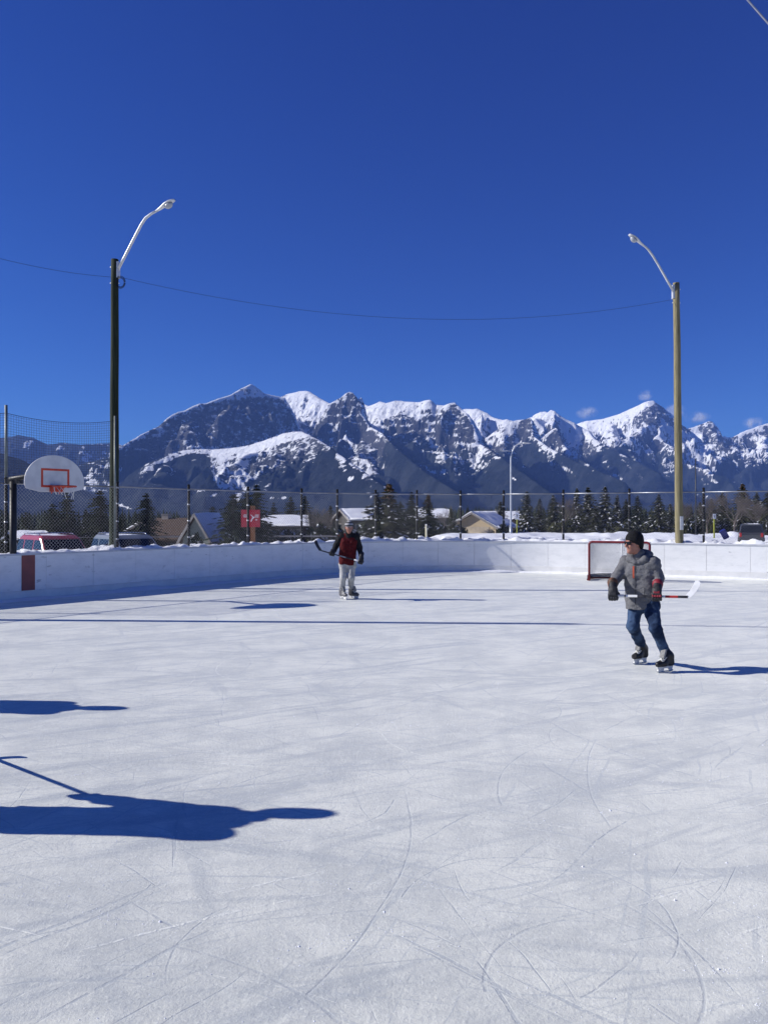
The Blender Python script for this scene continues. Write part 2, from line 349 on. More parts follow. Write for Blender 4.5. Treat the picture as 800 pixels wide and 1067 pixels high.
SHEET = [  # unbroken snowfields
 [(156,484),(172,477),(185,471),(214,466),(243,465.5),(272,459),(296,451),(314,448.5),(326,454),(306,458),(292,464),(276,468),(264,478),(250,475),(238,484),(228,503),(222,500),(226,477),(200,471.5),(186,476.5),(172,482)],
 [(376,424),(384,422),(396,418),(412,416),(446,415),(452,420),(463,421.5),(471,419.5),(467,428),(456,426),(447,425),(436,431),(421,428),(407,434),(396,442),(386,441),(378,436)],
 [(480,427),(493,425),(500,427),(512,433.5),(527,438),(519,446),(508,450),(502,458),(496,462),(492,444),(486,432)],
 [(527,442),(540,437.5),(538,448),(530,455),(522,465),(512,466),(506,462),(515,452)],
 [(575,427),(590,436),(606,444),(613,449),(607,456),(598,467),(592,462),(587,450),(580,438)], [(556,433),(571,429),(573,438),(564,447),(556,448)], [(556,451),(572,449),(567,458),(560,463)],
 [(602,442),(621,437),(645,431),(660,424.5),(672,419),(680,417),(673,424),(663,432),(657,440),(662,447),(668,455),(655,457),(648,464),(640,466),(632,460),(622,452),(612,448)],
 [(684,449),(690,437),(698,444),(706,449),(716,451),(708,462),(700,462),(690,458)], [(712,451),(733,450),(728,458),(716,457)], [(716,470),(735,464),(746,462),(740,470),(742,480),(734,494),(728,482),(720,474)],
 [(782,456),(788,454),(797,465),(790,470)], [(790,452),(801,458),(801,464),(794,460)], [(372,478),(380,476),(388,492),(384,497),(376,488)],
]
SNOWCAP = [[(222,420),(232,413),(240,410),(250,404),(261,399),(272,405),(286,411),(276,412),(262,413),(252,414),(244,416),(233,417)], [(296,416),(306,408),(324,406),(345,421),(338,437),(328,447),(318,440),(306,430)]]
def inpoly(poly, x, y):
    r = np.zeros(x.shape, bool); n = len(poly)
    for i in range(n):
        x1, y1 = poly[i]; x2, y2 = poly[(i+1) % n]
        if y1 == y2: continue
        c = ((y1 > y) != (y2 > y)) & (x < (x2-x1)*(y-y1)/(y2-y1)+x1); r ^= c
    return r
def build_mountains():
    px = np.arange(-150, 950.1, 1.0); ny = 560
    Y = np.concatenate([np.linspace(2300, 3900, 70, endpoint=False), np.linspace(3900, 6600, 400, endpoint=False), np.linspace(6600, 10200, 270)])
    PX, YY = np.meshgrid(px, Y, indexing='ij'); XX = (PX-400)/F*YY
    Z = -12+np.clip((YY-2300)*.028, 0, 120)
    DROP = np.full(Z.shape, 400.); WX = fbm(XX/240, YY/240, o=3, s=101)*150; WY = fbm(XX/240, YY/240, o=3, s=107)*150
    dn = fbm(XX/420, YY/420, o=4, s=3); gul = ridged(XX/260+.4*dn, YY/620, o=5, s=9); fine = ridged(XX/90, YY/150, o=4, s=21)
    for pts, s1, w1, s2 in RIDGES:
        pts = [(a, b, k if k < 5.6 else 5.6+(k-5.6)*.62) for a, b, k in pts]       # metres along the ground to each crest
        P = np.array([((a-400)/F*k*1000, k*1000, H+(HZ-b)*k*1000/F) for a, b, k in pts])
        best = np.full(Z.shape, -1e9); bdr = np.zeros(Z.shape)
        for A, B in zip(P[:-1], P[1:]):
            pad = 3200
            i0 = np.searchsorted(Y, min(A[1], B[1])-pad); i1 = np.searchsorted(Y, max(A[1], B[1])+pad)
            if i1-i0 < 2: continue
            X_ = XX[:, i0:i1]; Y_ = YY[:, i0:i1]
            if len(pts) <= 5: X_ = X_+WX[:, i0:i1]; Y_ = Y_+WY[:, i0:i1]
            d = B[:2]-A[:2]; L = d@d+1e-6
            t = np.clip(((X_-A[0])*d[0]+(Y_-A[1])*d[1])/L, 0, 1)
            ds = np.hypot(X_-A[0]-t*d[0], Y_-A[1]-t*d[1])
            dd = np.sqrt((ds*(1+.45*dn[:, i0:i1]))**2+196)-14
            wl = w1*(1+.5*dn[:, i0:i1])
            drop = s1*np.minimum(dd, wl)+s2*np.maximum(dd-wl, 0)
            z = A[2]+t*(B[2]-A[2])-drop-(42 if len(pts) <= 5 else 0)
            up = z > best[:, i0:i1]; best[:, i0:i1] = np.where(up, z, best[:, i0:i1]); bdr[:, i0:i1] = np.where(up, drop, bdr[:, i0:i1])
        up = best > Z; Z = np.where(up, best, Z); DROP = np.where(up, bdr, DROP)
    # carved relief that leaves the crests in place
    hgt = np.clip((Z+5)/380, 0, 1)
    Z = Z+hgt*(.06+.94*sstep(5, 190, DROP))*((gul-.62)*100+(fine-.62)*62+fbm(XX/35, YY/35, o=3, s=40)*20)
    PH = np.sin(2*math.pi*(Z/62+1.1*fbm(XX/500, YY/500, o=3, s=111)+.08*XX/100)); BED = hgt*sstep(15, 90, DROP)
    Z = Z+BED*6*PH
    ys = HZ-(Z-H)*F/YY
    gx = np.gradient(Z, axis=0)/np.gradient(XX, axis=0); gy = np.gradient(Z, axis=1)/np.gradient(YY, axis=1)
    gx = gx-gy*(PX-400)/F                      # along constant depth
    slope = np.hypot(gx, gy)
    # ground cover: snow, rock, forest
    n1 = fbm(XX/130, YY/130, o=4, s=51); n3 = fbm(XX/17, YY/17, Z/8., o=2, s=58); n2 = fbm(XX/45+n1, YY/45, Z/16., o=3, s=57); strata = fbm(XX/400, YY/400, Z/11., o=3, s=63)
    q = n2*.6+strata*.55
    snow = sstep(-.15, .15, 2.5-slope+q*1.3+.12*PH+.5*np.clip(-gx, -1, 1))
    rk = np.zeros(Z.shape)
    jx = n1*5; jy = n2*4
    for poly in ROCK: rk = np.maximum(rk, inpoly(poly, PX+jx, ys+jy).astype(float))
    ledge = sstep(.16, .42, q*.7+.35*n3+.2*n1+.35*(gul-.62)+.20*PH)
    snow = np.where(rk > 0, np.clip(.35+.35*ledge, 0, .7), snow)
    dus = np.zeros(Z.shape)
    for poly in DUST: dus = np.maximum(dus, inpoly(poly, PX+jx, ys+jy).astype(float))
    snow = np.where(dus > 0, np.minimum(snow, .66+.55*n2+.3*(gul-.62)+.25*n1), snow)
    snow = np.minimum(snow, .86-.25*sstep(.1, .4, n2))
    for poly in SHEET: snow = np.where(inpoly(poly, PX+jx*.55+n3*1.2, ys+jy*.5+n3*1.0), np.maximum(snow, 1.02-.3*sstep(.3, .5, n3*.6+n2*.5)), snow)
    for poly in SNOWCAP: snow = np.where(inpoly(poly, PX+jx*.4, ys+jy*.4), np.maximum(snow, .9), snow)
    tl = interp(TREELINE, PX)
    fo = sstep(-3.5, 3.5, ys-tl+n2*9+n1*5)
    # outcrop and open timber speckle in the snow slopes just above the trees
    near = sstep(36, 0, tl-ys)*sstep(.0, .22, n2*.65+n3*.6+.25*n1+.3*(gul-.6))
    snow = snow*(1-.85*near)
    nst = fbm(XX/70+.6*n1, YY/420, o=3, s=121)
    glade = np.maximum(sstep(.3, .52, n2*.8+n1*.5)*.5, sstep(.2, .48, nst+.3*n2)*.62)*sstep(46, 4, ys-tl)
    fsnow = glade
    for e in PATCH:
        a = e[4] if len(e) > 4 else 0
        u = (PX-e[0])*math.cos(a)+(ys-e[1])*math.sin(a); v = -(PX-e[0])*math.sin(a)+(ys-e[1])*math.cos(a)
        fsnow = np.maximum(fsnow, sstep(1.05, .6, np.hypot(u/e[2], v/e[3])*1.12+n2*1.1+n3*.5))
    knoll = (PX > 82) & (PX < 122) & (ys > 470) & (ys < 512)
    fsnow = np.maximum(fsnow, np.where(knoll, sstep(.0, .25, n2+.3*n1), 0))
    snow = snow*(1-.5*sstep(.24, .5, n3*.55+n2*.55+.25*(slope-.9))*(rk < .5))
    for poly in SHEET[:1]+SHEET[-1:]: fo = np.where(inpoly(poly, PX+jx*.5, ys+jy*.5), 0, fo)
    sv = snow*(1-fo)+fsnow*fo
    nx_, ny_ = Z.shape
    ids = np.arange(nx_*ny_).reshape(nx_, ny_)
    Q = np.stack([ids[:-1, :-1], ids[1:, :-1], ids[1:, 1:], ids[:-1, 1:]], -1).reshape(-1, 4)
    V = np.stack([XX, YY, Z], -1).reshape(-1, 3)
    m, t, b = base_mat('mountain_ground'); b.inputs['Roughness'].default_value = .9; b.inputs['Specular IOR Level'].default_value = .1
    at = t.new('ShaderNodeAttribute', attribute_name='cover')
    sp = t.new('ShaderNodeSeparateColor'); t.link(at.outputs['Color'], sp.inputs[0])
    tc = t.new('ShaderNodeTexCoord').outputs['Object']
    na = t.noise(t.mapv(tc, (1, 1, 1.6)), .022, 9, .74); nb = t.noise(tc, .09, 3, .6)
    sn = t.ramp(t.math('ADD', sp.outputs[0], t.math('MULTIPLY', t.math('SUBTRACT', na, .5), 2.3)), .42, .62)
    fo_ = t.ramp(t.math('ADD', sp.outputs[1], t.math('MULTIPLY', t.math('SUBTRACT', na, .5), .6)), .4, .6)
    rock = t.mix(t.ramp(nb, .35, .65), (.035, .038, .045), (.085, .084, .088))
    wood = t.mix(t.ramp(nb, .35, .65), (.005, .008, .009), (.017, .022, .02)); wood = t.mix(t.math('MULTIPLY', t.ramp(t.noise(tc, .006, 5, .6), .42, .66), .6), wood, (.045, .052, .055))
    low = t.mix(fo_, rock, wood)
    t.link(t.mix(sn, low, (.86, .87, .89)), b.inputs['Base Color'])
    bp = t.new('ShaderNodeBump'); bp.inputs['Strength'].default_value = .9; bp.inputs['Distance'].default_value = 34
    t.link(t.noise(tc, .022, 9, .72), bp.inputs['Height']); t.link(bp.outputs[0], b.inputs['Normal'])
    o = mesh_np('mountains', V, Q, m, None, True)
    ca = o.data.color_attributes.new('cover', 'FLOAT_COLOR', 'POINT')
    ca.data.foreach_set('color', np.stack([sv, fo, rk, np.ones_like(sv)], -1).astype(np.float32).ravel())
    tag(o, 'snow covered rocky mountain range with dark forested lower slopes', kind='structure')
build_mountains()
if HAZE > 0:
    hz = MB().box((0, 5850, 655), (19000, 11900, 1350)).build('haze', None or bpy.data.materials.new('thin_air'))
    hm = hz.data.materials[0]; hm.use_nodes = True; hm.node_tree.nodes.remove(hm.node_tree.nodes['Principled BSDF'])
    pv = hm.node_tree.nodes.new('ShaderNodeVolumePrincipled'); pv.inputs['Density'].default_value = HAZE
    pv.inputs['Color'].default_value = (.24, .42, 1, 1); pv.inputs['Anisotropy'].default_value = 0.0
    hm.node_tree.links.new(pv.outputs[0], hm.node_tree.nodes['Material Output'].inputs['Volume'])
    tag(hz, 'thin blue mountain air over the valley', kind='stuff')
# clouds hanging behind the peaks
def cloud_mat(i):
    m = bpy.data.materials.new('cloud_vapour'); m.use_nodes = True; t = NT(m); t.n.remove(t.n['Principled BSDF'])
    pv = t.new('ShaderNodeVolumePrincipled'); pv.inputs['Color'].default_value = (1, 1, 1, 1)
    tc = t.new('ShaderNodeTexCoord').outputs['Object']; n = t.noise(t.mapv(tc, loc=(i*900, 0, 0)), .0075, 4, .6)
    vl = t.new('ShaderNodeVectorMath', operation='LENGTH'); g = t.new('ShaderNodeTexCoord').outputs['Generated']
    sb = t.new('ShaderNodeVectorMath', operation='SUBTRACT'); t.link(g, sb.inputs[0]); sb.inputs[1].default_value = (.5, .5, .5)
    t.link(sb.outputs[0], vl.inputs[0])
    fall = t.ramp(vl.outputs['Value'], .5, .1)
    d = t.math('MULTIPLY', t.ramp(n, .44, .78), fall)
    t.link(t.math('MULTIPLY', d, .016), pv.inputs['Density']); t.link(pv.outputs[0], t.n['Material Output'].inputs['Volume'])
    return m
for i, (cx, cy, rx, ry, lab) in enumerate([(611,430,13,8,'small wispy cloud over the snow slope beyond the goal'),(672,412,9,7,'faint puff of cloud just above the highest peak on the right'),(702,430,13,11,'pale cloud behind the tan wooden light pole'),(726,435,15,8,'soft white cloud over the small sharp peak right of the tan pole'),(785,441,13,8,'thin cloud over the last ridge on the right')]):
    d = 12600.; s = d/F; rr = random.Random(i)
    V = []; n, k = 14, 24
    m_ = MB(); rings = []
    for a in range(1, n):
        th = math.pi*a/n; rings.append([np.array([rx*s*math.sin(th)*math.cos(2*math.pi*b/k), 2.2*ry*s*math.sin(th)*math.sin(2*math.pi*b/k), ry*s*math.cos(th)]) for b in range(k)])
    m_.loft(rings, sm=True); o = m_.build('cloud', cloud_mat(i)); o.location = tuple(J(cx, cy, d)); tag(o, lab, 'cloud', 'clouds over the peaks')
# ================================================================== the rink's plan: left side, round corner, end
ARC0 = np.array([-3.4, 24.6]); A0, A1, RAD = R(53), R(-26), 7.4
def arc_pt(th):      # tangent angle th
    c = ARC0+RAD*np.array([math.sin(A0), -math.cos(A0)])
    return c+RAD*np.array([-math.sin(th), math.cos(th)])
E1 = arc_pt(A1)
ARCLEN = RAD*(A0-A1); LEFTLEN, RIGHTLEN = 28.0, 18.0
TOT = LEFTLEN+ARCLEN+RIGHTLEN
def path(s):
    """arc length along the boards -> point, tangent, outward normal"""
    if s < LEFTLEN: th = A0; p = ARC0-(LEFTLEN-s)*np.array([math.cos(A0), math.sin(A0)])
    elif s < LEFTLEN+ARCLEN: th = A0-(s-LEFTLEN)/RAD; p = arc_pt(th)
    else: th = A1; p = E1+(s-LEFTLEN-ARCLEN)*np.array([math.cos(A1), math.sin(A1)])
    return p, np.array([math.cos(th), math.sin(th)]), np.array([-math.sin(th), math.cos(th)])
def hit(px, off=0.0):
    """arc length where the ray at image column px meets the boards offset outward by off"""
    best = None
    for s in np.arange(0, TOT, .02):
        p, t, n = path(s); q = p+n*off
        if q[1] < 1: continue
        e = abs(400+q[0]*F/q[1]-px)
        if best is None or e < best[0]: best = (e, s)
    return best[1]
SP = np.arange(0, TOT+.01, .1); PTS = np.array([path(s)[0] for s in SP]); NRM = np.array([path(s)[2] for s in SP])
def out_dist(X, Y):
    """distance outside the boards (+) or inside (-), and arc length of the nearest point"""
    sh = X.shape; q = np.stack([X.ravel(), Y.ravel()], -1); D = np.empty(len(q)); S = np.empty(len(q))
    for a in range(0, len(q), 20000):
        d = q[a:a+20000, None]-PTS[None]; r = (d*d).sum(-1); i = r.argmin(1)
        sg = np.sign((d[np.arange(len(i)), i]*NRM[i]).sum(-1)); D[a:a+20000] = np.sqrt(r[np.arange(len(i)), i])*sg; S[a:a+20000] = SP[i]
    return D.reshape(sh), S.reshape(sh)
BH = 1.03
def far_ground(X, Y):
    """open ground beyond the rink"""
    pxx = 400+X*F/np.maximum(Y, 5)
    right = sstep(360, 470, pxx)
    z = -.42-2.4*sstep(36, 90, Y)*(1-right)-2.2*sstep(98, 190, Y)-7.5*sstep(190, 1600, Y)
    return z+.12*right
def ground_z(X, Y, D, S):
    side = sstep(LEFTLEN-3, LEFTLEN+ARCLEN*.75, S)            # 0 along the left, 1 along the end
    bank = (1.02+.03*side)*np.exp(-np.maximum(D-.25, 0)/(1.0+9*side))
    lump = fbm(X/2.3, Y/2.3, o=4, s=71)*.16+np.maximum(fbm(X/.9, Y/.9, o=3, s=75), 0)*.22
    wide = np.exp(-np.maximum(D, 0)/(2+30*side))
    z = far_ground(X, Y)*(1-np.clip(bank, 0, 1))+bank+lump*(.25+.75*wide)*sstep(.6, 2.2, D)+.55*side*sstep(3, 10, D)*sstep(46, 14, D)*.6
    ridge = np.exp(-((Y-70-4*vnoise(X/20, Y*0, None, 5))/7)**2)*sstep(-8, 8, X)
    z = z+ridge*(.45+.5*fbm(X/3, Y/3, o=3, s=83))
    return np.where(D < .06, -.3, z)
snow_m, t, b = base_mat('snow')
tc = t.new('ShaderNodeTexCoord').outputs['Object']
t.link(t.mix(t.ramp(t.noise(tc, 1.3, 6), .3, .7), (.80, .815, .84), (.87, .88, .89)), b.inputs['Base Color'])
b.inputs['Roughness'].default_value = .65; b.inputs['Specular IOR Level'].default_value = .25
bp = t.new('ShaderNodeBump'); bp.inputs['Strength'].default_value = .6; bp.inputs['Distance'].default_value = .05
t.link(t.noise(tc, 9, 6, .6), bp.inputs['Height']); t.link(bp.outputs[0], b.inputs['Normal'])
def grow(a, b, st, end, g):
    out = [b]; s = st
    while out[-1] < end: s *= g; out.append(out[-1]+s)
    return np.array(out[1:])
gxp = np.arange(-26, 34.01, .3); gxp = np.concatenate([-grow(0, 26, .3, 2600, 1.16)[::-1], gxp, grow(0, 34, .3, 2600, 1.16)])
gyp = np.concatenate([-grow(0, 6, 1, 80, 1.4)[::-1], np.arange(-6, 12, 1.0), np.arange(12, 100, .3), grow(0, 100, .3, 2700, 1.1)])
GX, GY = np.meshgrid(gxp, gyp, indexing='ij'); GD, GS = out_dist(GX, GY)
GZ = ground_z(GX, GY, GD, GS)
GZ = np.where((GD > 0) & (GD < 2.0), GZ-.15, GZ); GZ = np.where(GD < 1.0, -.4, GZ)
ids = np.arange(GX.size).reshape(GX.shape)
gm, t, b = base_mat('snowy_ground')     # snow, with brush and timber taking over down the valley
tc = t.new('ShaderNodeTexCoord').outputs['Object']
t.link(t.mix(t.ramp(t.noise(tc, .9, 6), .3, .7), (.80, .815, .84), (.87, .88, .89)), b.inputs['Base Color'])
sx = t.new('ShaderNodeSeparateXYZ'); t.link(tc, sx.inputs[0])
woods = t.math('MULTIPLY', t.ramp(sx.outputs[1], 170, 260), t.ramp(t.noise(tc, .02, 5), .3, .5))
t.link(t.mix(woods, t.mix(t.ramp(t.noise(tc, .9, 6), .3, .7), (.80, .815, .84), (.87, .88, .89)), (.03, .04, .035)), b.inputs['Base Color'])
b.inputs['Roughness'].default_value = .65; b.inputs['Specular IOR Level'].default_value = .25
bp = t.new('ShaderNodeBump'); bp.inputs['Strength'].default_value = .5; bp.inputs['Distance'].default_value = .08
t.link(t.noise(tc, 4, 6, .6), bp.inputs['Height']); t.link(bp.outputs[0], b.inputs['Normal'])
tag(mesh_np('ground', np.stack([GX, GY, GZ], -1).reshape(-1, 3), np.stack([ids[:-1, :-1], ids[1:, :-1], ids[1:, 1:], ids[:-1, 1:]], -1).reshape(-1, 4), gm, None, True), 'snow covered ground around the rink', kind='structure')
# the shovelled bank right behind the boards
ss = np.arange(LEFTLEN-19, TOT-2, .06); oo = np.concatenate([np.arange(.045, 1.0, .05), np.arange(1.0, 2.35, .09)])
B_ = np.array([path(s)[0] for s in ss]); N_ = np.array([path(s)[2] for s in ss])
BX = B_[:, None, 0]+N_[:, None, 0]*oo; BY = B_[:, None, 1]+N_[:, None, 1]*oo
SS, OO = np.meshgrid(ss, oo, indexing='ij')
side = sstep(LEFTLEN-3, LEFTLEN+ARCLEN*.75, SS)
clod = np.maximum(fbm(BX/.30, BY/.30, o=4, s=91, g=.55)+.16, 0)*.26+.03+fbm(BX/1.5, BY/1.5, o=2, s=95)*.07
bz = ground_z(BX, BY, np.maximum(OO, .1), SS)
bz = np.where(OO < .7, np.maximum(bz, 1.0), bz)*(1-sstep(1.9, 2.35, OO)*.0)
bz = bz+clod*(.55+.2*side)*sstep(2.3, 1.5, OO)*(.35+.65*sstep(.03, .2, OO))-sstep(1.8, 2.35, OO)*.2
bz = np.where(OO < .05, .6, bz)
ids = np.arange(BX.size).reshape(BX.shape)
tag(mesh_np('snow_bank', np.stack([BX, BY, bz], -1).reshape(-1, 3), np.stack([ids[:-1, :-1], ids[1:, :-1], ids[1:, 1:], ids[:-1, 1:]], -1).reshape(-1, 4), snow_m, None, True), 'shovelled lumpy snow bank heaped behind the rink boards', kind='structure')

# ================================================================== ice
im, t, b = base_mat('skated_ice')
tc = t.new('ShaderNodeTexCoord').outputs['Object']
wn = t.new('ShaderNodeTexNoise'); wn.inputs['Scale'].default_value = .7; wn.inputs['Detail'].default_value = 3; t.link(tc, wn.inputs['Vector'])
wob = t.new('ShaderNodeVectorMath', operation='MULTIPLY_ADD'); t.link(wn.outputs['Color'], wob.inputs[0]); wob.inputs[1].default_value = (.28, .28, 0); t.link(tc, wob.inputs[2])
P0 = wob.outputs[0]
def rings(scale, wid, rmin, rmax, off, rnd=1.0):
    """arcs of skate cuts: circles round scattered points, cut off where the next point's cell begins"""
    v = t.new('ShaderNodeTexVoronoi', voronoi_dimensions='2D', feature='F1'); v.inputs['Scale'].default_value = scale; v.inputs['Randomness'].default_value = rnd
    t.link(t.mapv(P0, loc=(off, off*.37, 0)), v.inputs['Vector'])
    sc_ = t.new('ShaderNodeSeparateColor'); t.link(v.outputs['Color'], sc_.inputs[0])
    rad = t.math('MULTIPLY_ADD', sc_.outputs[0], rmax-rmin, rmin)
    e = t.math('ABSOLUTE', t.math('SUBTRACT', v.outputs['Distance'], rad))
    ln = t.ramp(e, wid*scale, wid*scale*.25)
    return t.math('MULTIPLY', ln, t.ramp(t.noise(t.mapv(tc, loc=(off, 0, 0)), .55, 2), .42, .56))
def circle(cx, cy, r, wid, a0, a1):
    """one long curved cut: part of a circle"""
    sv = t.new('ShaderNodeVectorMath', operation='SUBTRACT'); t.link(P1, sv.inputs[0]); sv.inputs[1].default_value = (cx, cy, 0)
    s3 = t.new('ShaderNodeSeparateXYZ'); t.link(sv.outputs[0], s3.inputs[0])
    rr = t.math('POWER', t.math('ADD', t.math('POWER', s3.outputs[0], 2.0), t.math('POWER', s3.outputs[1], 2.0)), .5)
    an = t.math('ARCTAN2', s3.outputs[1], s3.outputs[0])
    wd = t.math('MULTIPLY', t.noise(tc, 3, 2), wid*2)
    e = t.math('ABSOLUTE', t.math('SUBTRACT', rr, r))
    ln = t.ramp(t.math('SUBTRACT', e, wd), .006, -.004)
    return t.math('MULTIPLY', ln, t.math('MULTIPLY', t.ramp(an, a0-.06, a0+.06), t.ramp(an, a1+.06, a1-.06)))
wp = t.new('ShaderNodeVectorMath', operation='MULTIPLY_ADD'); wq = t.new('ShaderNodeTexNoise'); wq.inputs['Scale'].default_value = 1.2; t.link(tc, wq.inputs['Vector'])
t.link(wq.outputs['Color'], wp.inputs[0]); wp.inputs[1].default_value = (.06, .06, 0); t.link(tc, wp.inputs[2]); P1 = wp.outputs[0]
def scratch(rot, sc_, lo, hi, loc, st=(.16, 7, 1)):
    return t.math('MULTIPLY', t.ramp(t.noise(t.rotsc(P0, rot, st, (loc, loc*.7, 0)), sc_, 3, .55), lo, hi), t.ramp(t.noise(t.mapv(tc, loc=(loc*2, 3, 0)), .7, 3), .37, .50))
def smear(rot, st, sc_, lo, hi, loc=0):
    return t.ramp(t.noise(t.rotsc(P0, rot, st, (loc, 0, 0)), sc_, 5, .62), lo, hi)
def amax(l):
    a = l[0]
    for x in l[1:]: a = t.math('MAXIMUM', a, x)
    return a
grain = t.noise(tc, 42, 5, .8); crumb = t.noise(tc, 16, 4, .7); mott = t.noise(tc, 1.3, 7, .66); mid = t.noise(tc, 5, 6, .7)
rag = t.ramp(crumb, .40, .56)                    # cuts are ragged, filled with shavings here and there
cutl = t.math('MULTIPLY', amax([rings(.5, .010, .5, 1.1, 3.1), rings(.3, .012, .45, 1.1, 23.3), scratch(-.5, 2.2, .66, .71, 3), scratch(.35, 2.6, .66, .71, 9)]), rag)
cutd = t.math('MULTIPLY', amax([rings(.8, .007, .5, 1.0, 11.7), rings(.2, .012, .4, 1.1, 47.1), rings(.38, .008, .5, 1.1, 61.3), scratch(-.9, 2.4, .65, .70, 15), scratch(.75, 2.8, .65, .70, 21), scratch(-.2, 2.0, .65, .70, 27), scratch(1.35, 2.4, .66, .71, 33)]), t.ramp(crumb, .36, .5))
more = t.math('MULTIPLY', amax([rings(.65, .006, .5, 1.1, 83.1), rings(.45, .006, .5, 1.1, 97.3), rings(.27, .008, .4, 1.1, 111.9), scratch(.1, 3.2, .62, .67, 41), scratch(-1.2, 3.0, .63, .68, 53), scratch(.55, 3.4, .62, .67, 67), scratch(-.4, 3.1, .62, .67, 79)]), t.ramp(crumb, .35, .5))
big = t.math('MULTIPLY', amax([circle(1.05, 3.28, .62, .006, 1.7, 3.3), circle(.55, 3.55, .80, .006, -.75, .62), circle(-1.5, 2.0, 1.75, .005, .35, 1.2), circle(2.9, 5.4, 2.1, .005, 2.2, 3.2), circle(-4, 5.2, 4.2, .004, -.5, .1), circle(6, 5, 4.6, .004, 2.7, 3.3)]), t.ramp(crumb, .34, .52))
sm = amax([t.math('MULTIPLY', smear(-.48, (.35, 2.6, 1), 1.0, .52, .66), 1.0), t.math('MULTIPLY', smear(-.62, (.18, 3.4, 1), 1.1, .55, .68, 7), .9), t.math('MULTIPLY', smear(.30, (.22, 3.2, 1), 1.0, .57, .68, 13), .8), t.math('MULTIPLY', smear(-.1, (.2, 3.6, 1), 1.2, .57, .69, 21), .8), t.math('MULTIPLY', smear(1.15, (.3, 3, 1), 1.0, .59, .7, 33), .7)])
col = t.mix(t.ramp(mott, .36, .64), (.60, .61, .62), (.81, .805, .785))
col = t.mix(t.math('MULTIPLY', sm, .85), col, (.47, .495, .54))
col = t.mix(t.math('MULTIPLY', t.ramp(mid, .48, .70), .5), col, (.86, .86, .845))
col = t.mix(t.math('MULTIPLY', t.ramp(mid, .46, .30), .35), col, (.56, .58, .61))
col = t.mix(t.math('MULTIPLY', t.ramp(grain, .55, .64), .6), col, (.9, .905, .90))
col = t.mix(t.math('MULTIPLY', t.ramp(grain, .45, .36), .5), col, (.46, .48, .52))
col = t.mix(t.math('MULTIPLY', cutd, .75), col, (.46, .49, .55))
col = t.mix(t.math('MULTIPLY', more, .6), col, (.50, .53, .58))
col = t.mix(t.math('MULTIPLY', cutl, .8), col, (.92, .92, .92))
col = t.mix(t.math('MULTIPLY', big, .55), col, (.45, .48, .54))
wb = t.new('ShaderNodeMix', data_type='RGBA', blend_type='MULTIPLY'); wb.inputs[0].default_value = 1; t.link(col, wb.inputs[6]); wb.inputs[7].default_value = (1.01, 1.022, .905, 1)
t.link(wb.outputs[2], b.inputs['Base Color']); b.inputs['Roughness'].default_value = .5; b.inputs['Specular IOR Level'].default_value = .3
b.inputs['Sheen Weight'].default_value = .38; b.inputs['Sheen Roughness'].default_value = .45
hgt = t.math('ADD', t.math('ADD', t.math('MULTIPLY', grain, .8), t.math('MULTIPLY', t.math('ADD', crumb, mid), .55)), t.math('SUBTRACT', t.math('MULTIPLY', cutl, .3), t.math('MULTIPLY', t.math('ADD', cutd, big), .2)))
bp = t.new('ShaderNodeBump'); bp.inputs['Strength'].default_value = .62; bp.inputs['Distance'].default_value = .014
t.link(hgt, bp.inputs['Height']); t.link(bp.outputs[0], b.inputs['Normal'])
poly = [path(s)[0] for s in np.arange(0, TOT, .5)]+[path(TOT)[0], np.array([24, -14]), np.array([-24, -14])]
me = MB(); me.add([(p[0], p[1], 0) for p in poly], [tuple(reversed(range(len(poly))))])
ice = me.build('ice', im, fix=False)
tag(ice, 'white skated ice of the outdoor rink with curved blade marks', kind='structure')
# little chips and shavings of snow lying loose on the ice
rr = random.Random(5); ch = MB()
cl = [(2.6+7*rr.random()**1.5, rr.random()-.5, rr.uniform(.05, .35), rr.uniform(-.6, .9)) for _ in range(70)]
for i in range(2200):
    cd, cx_, cr_, ca_ = cl[rr.randrange(70)]; u_, v_ = rr.gauss(0, cr_*1.6), rr.gauss(0, cr_*.35)
    d = cd+u_*math.sin(ca_)+v_*math.cos(ca_); x = cx_*cd*1.0+u_*math.cos(ca_)-v_*math.sin(ca_); s = rr.uniform(.0015, .0048)*(1 if rr.random() < .97 else 2.2)
    p = np.array([x, d, .0]); k = [rr.uniform(.6, 1.3) for _ in range(5)]
    ch.add([p+(s*k[0], 0, 0), p+(0, s*k[1], 0), p+(-s*k[2], 0, 0), p+(0, -s*k[3], 0), p+(0, 0, s*k[4]*.8)], [(0, 1, 4), (1, 2, 4), (2, 3, 4), (3, 0, 4), (3, 2, 1, 0)])
tag(ch.build('ice_shavings', snow_m), 'tiny chips of scraped snow scattered on the ice', 'ice shavings', kind='stuff')

# ================================================================== boards
bm_, t, b = base_mat('white_board_plastic')
tc = t.new('ShaderNodeTexCoord').outputs['Object']
sc = t.ramp(t.noise(t.mapv(tc, (1, 1, 2.5)), 2.2, 6, .65), .42, .7)
scuff = t.ramp(t.noise(t.mapv(tc, (1.2, 1.2, 9)), 3.5, 5, .6), .6, .74)
c = t.mix(sc, (.86, .86, .85), (.77, .775, .77)); c = t.mix(t.math('MULTIPLY', scuff, .35), c, (.5, .5, .5))
puck = t.math('MULTIPLY', t.ramp(t.noise(t.mapv(tc, (2.2, 2.2, 6)), 2.4, 3, .5), .66, .72), t.ramp(t.noise(tc, .6, 3), .45, .6)); c = t.mix(t.math('MULTIPLY', puck, .5), c, (.2, .2, .21))
t.link(c, b.inputs['Base Color']); b.inputs['Roughness'].default_value = .45
kick_m = mat('kick_plate_plastic', (.78, .775, .75), (.70, .70, .68), 3, .5)
cap_m = mat('cap_rail_plastic', (.62, .63, .65), (.5, .51, .54), 3, .5)
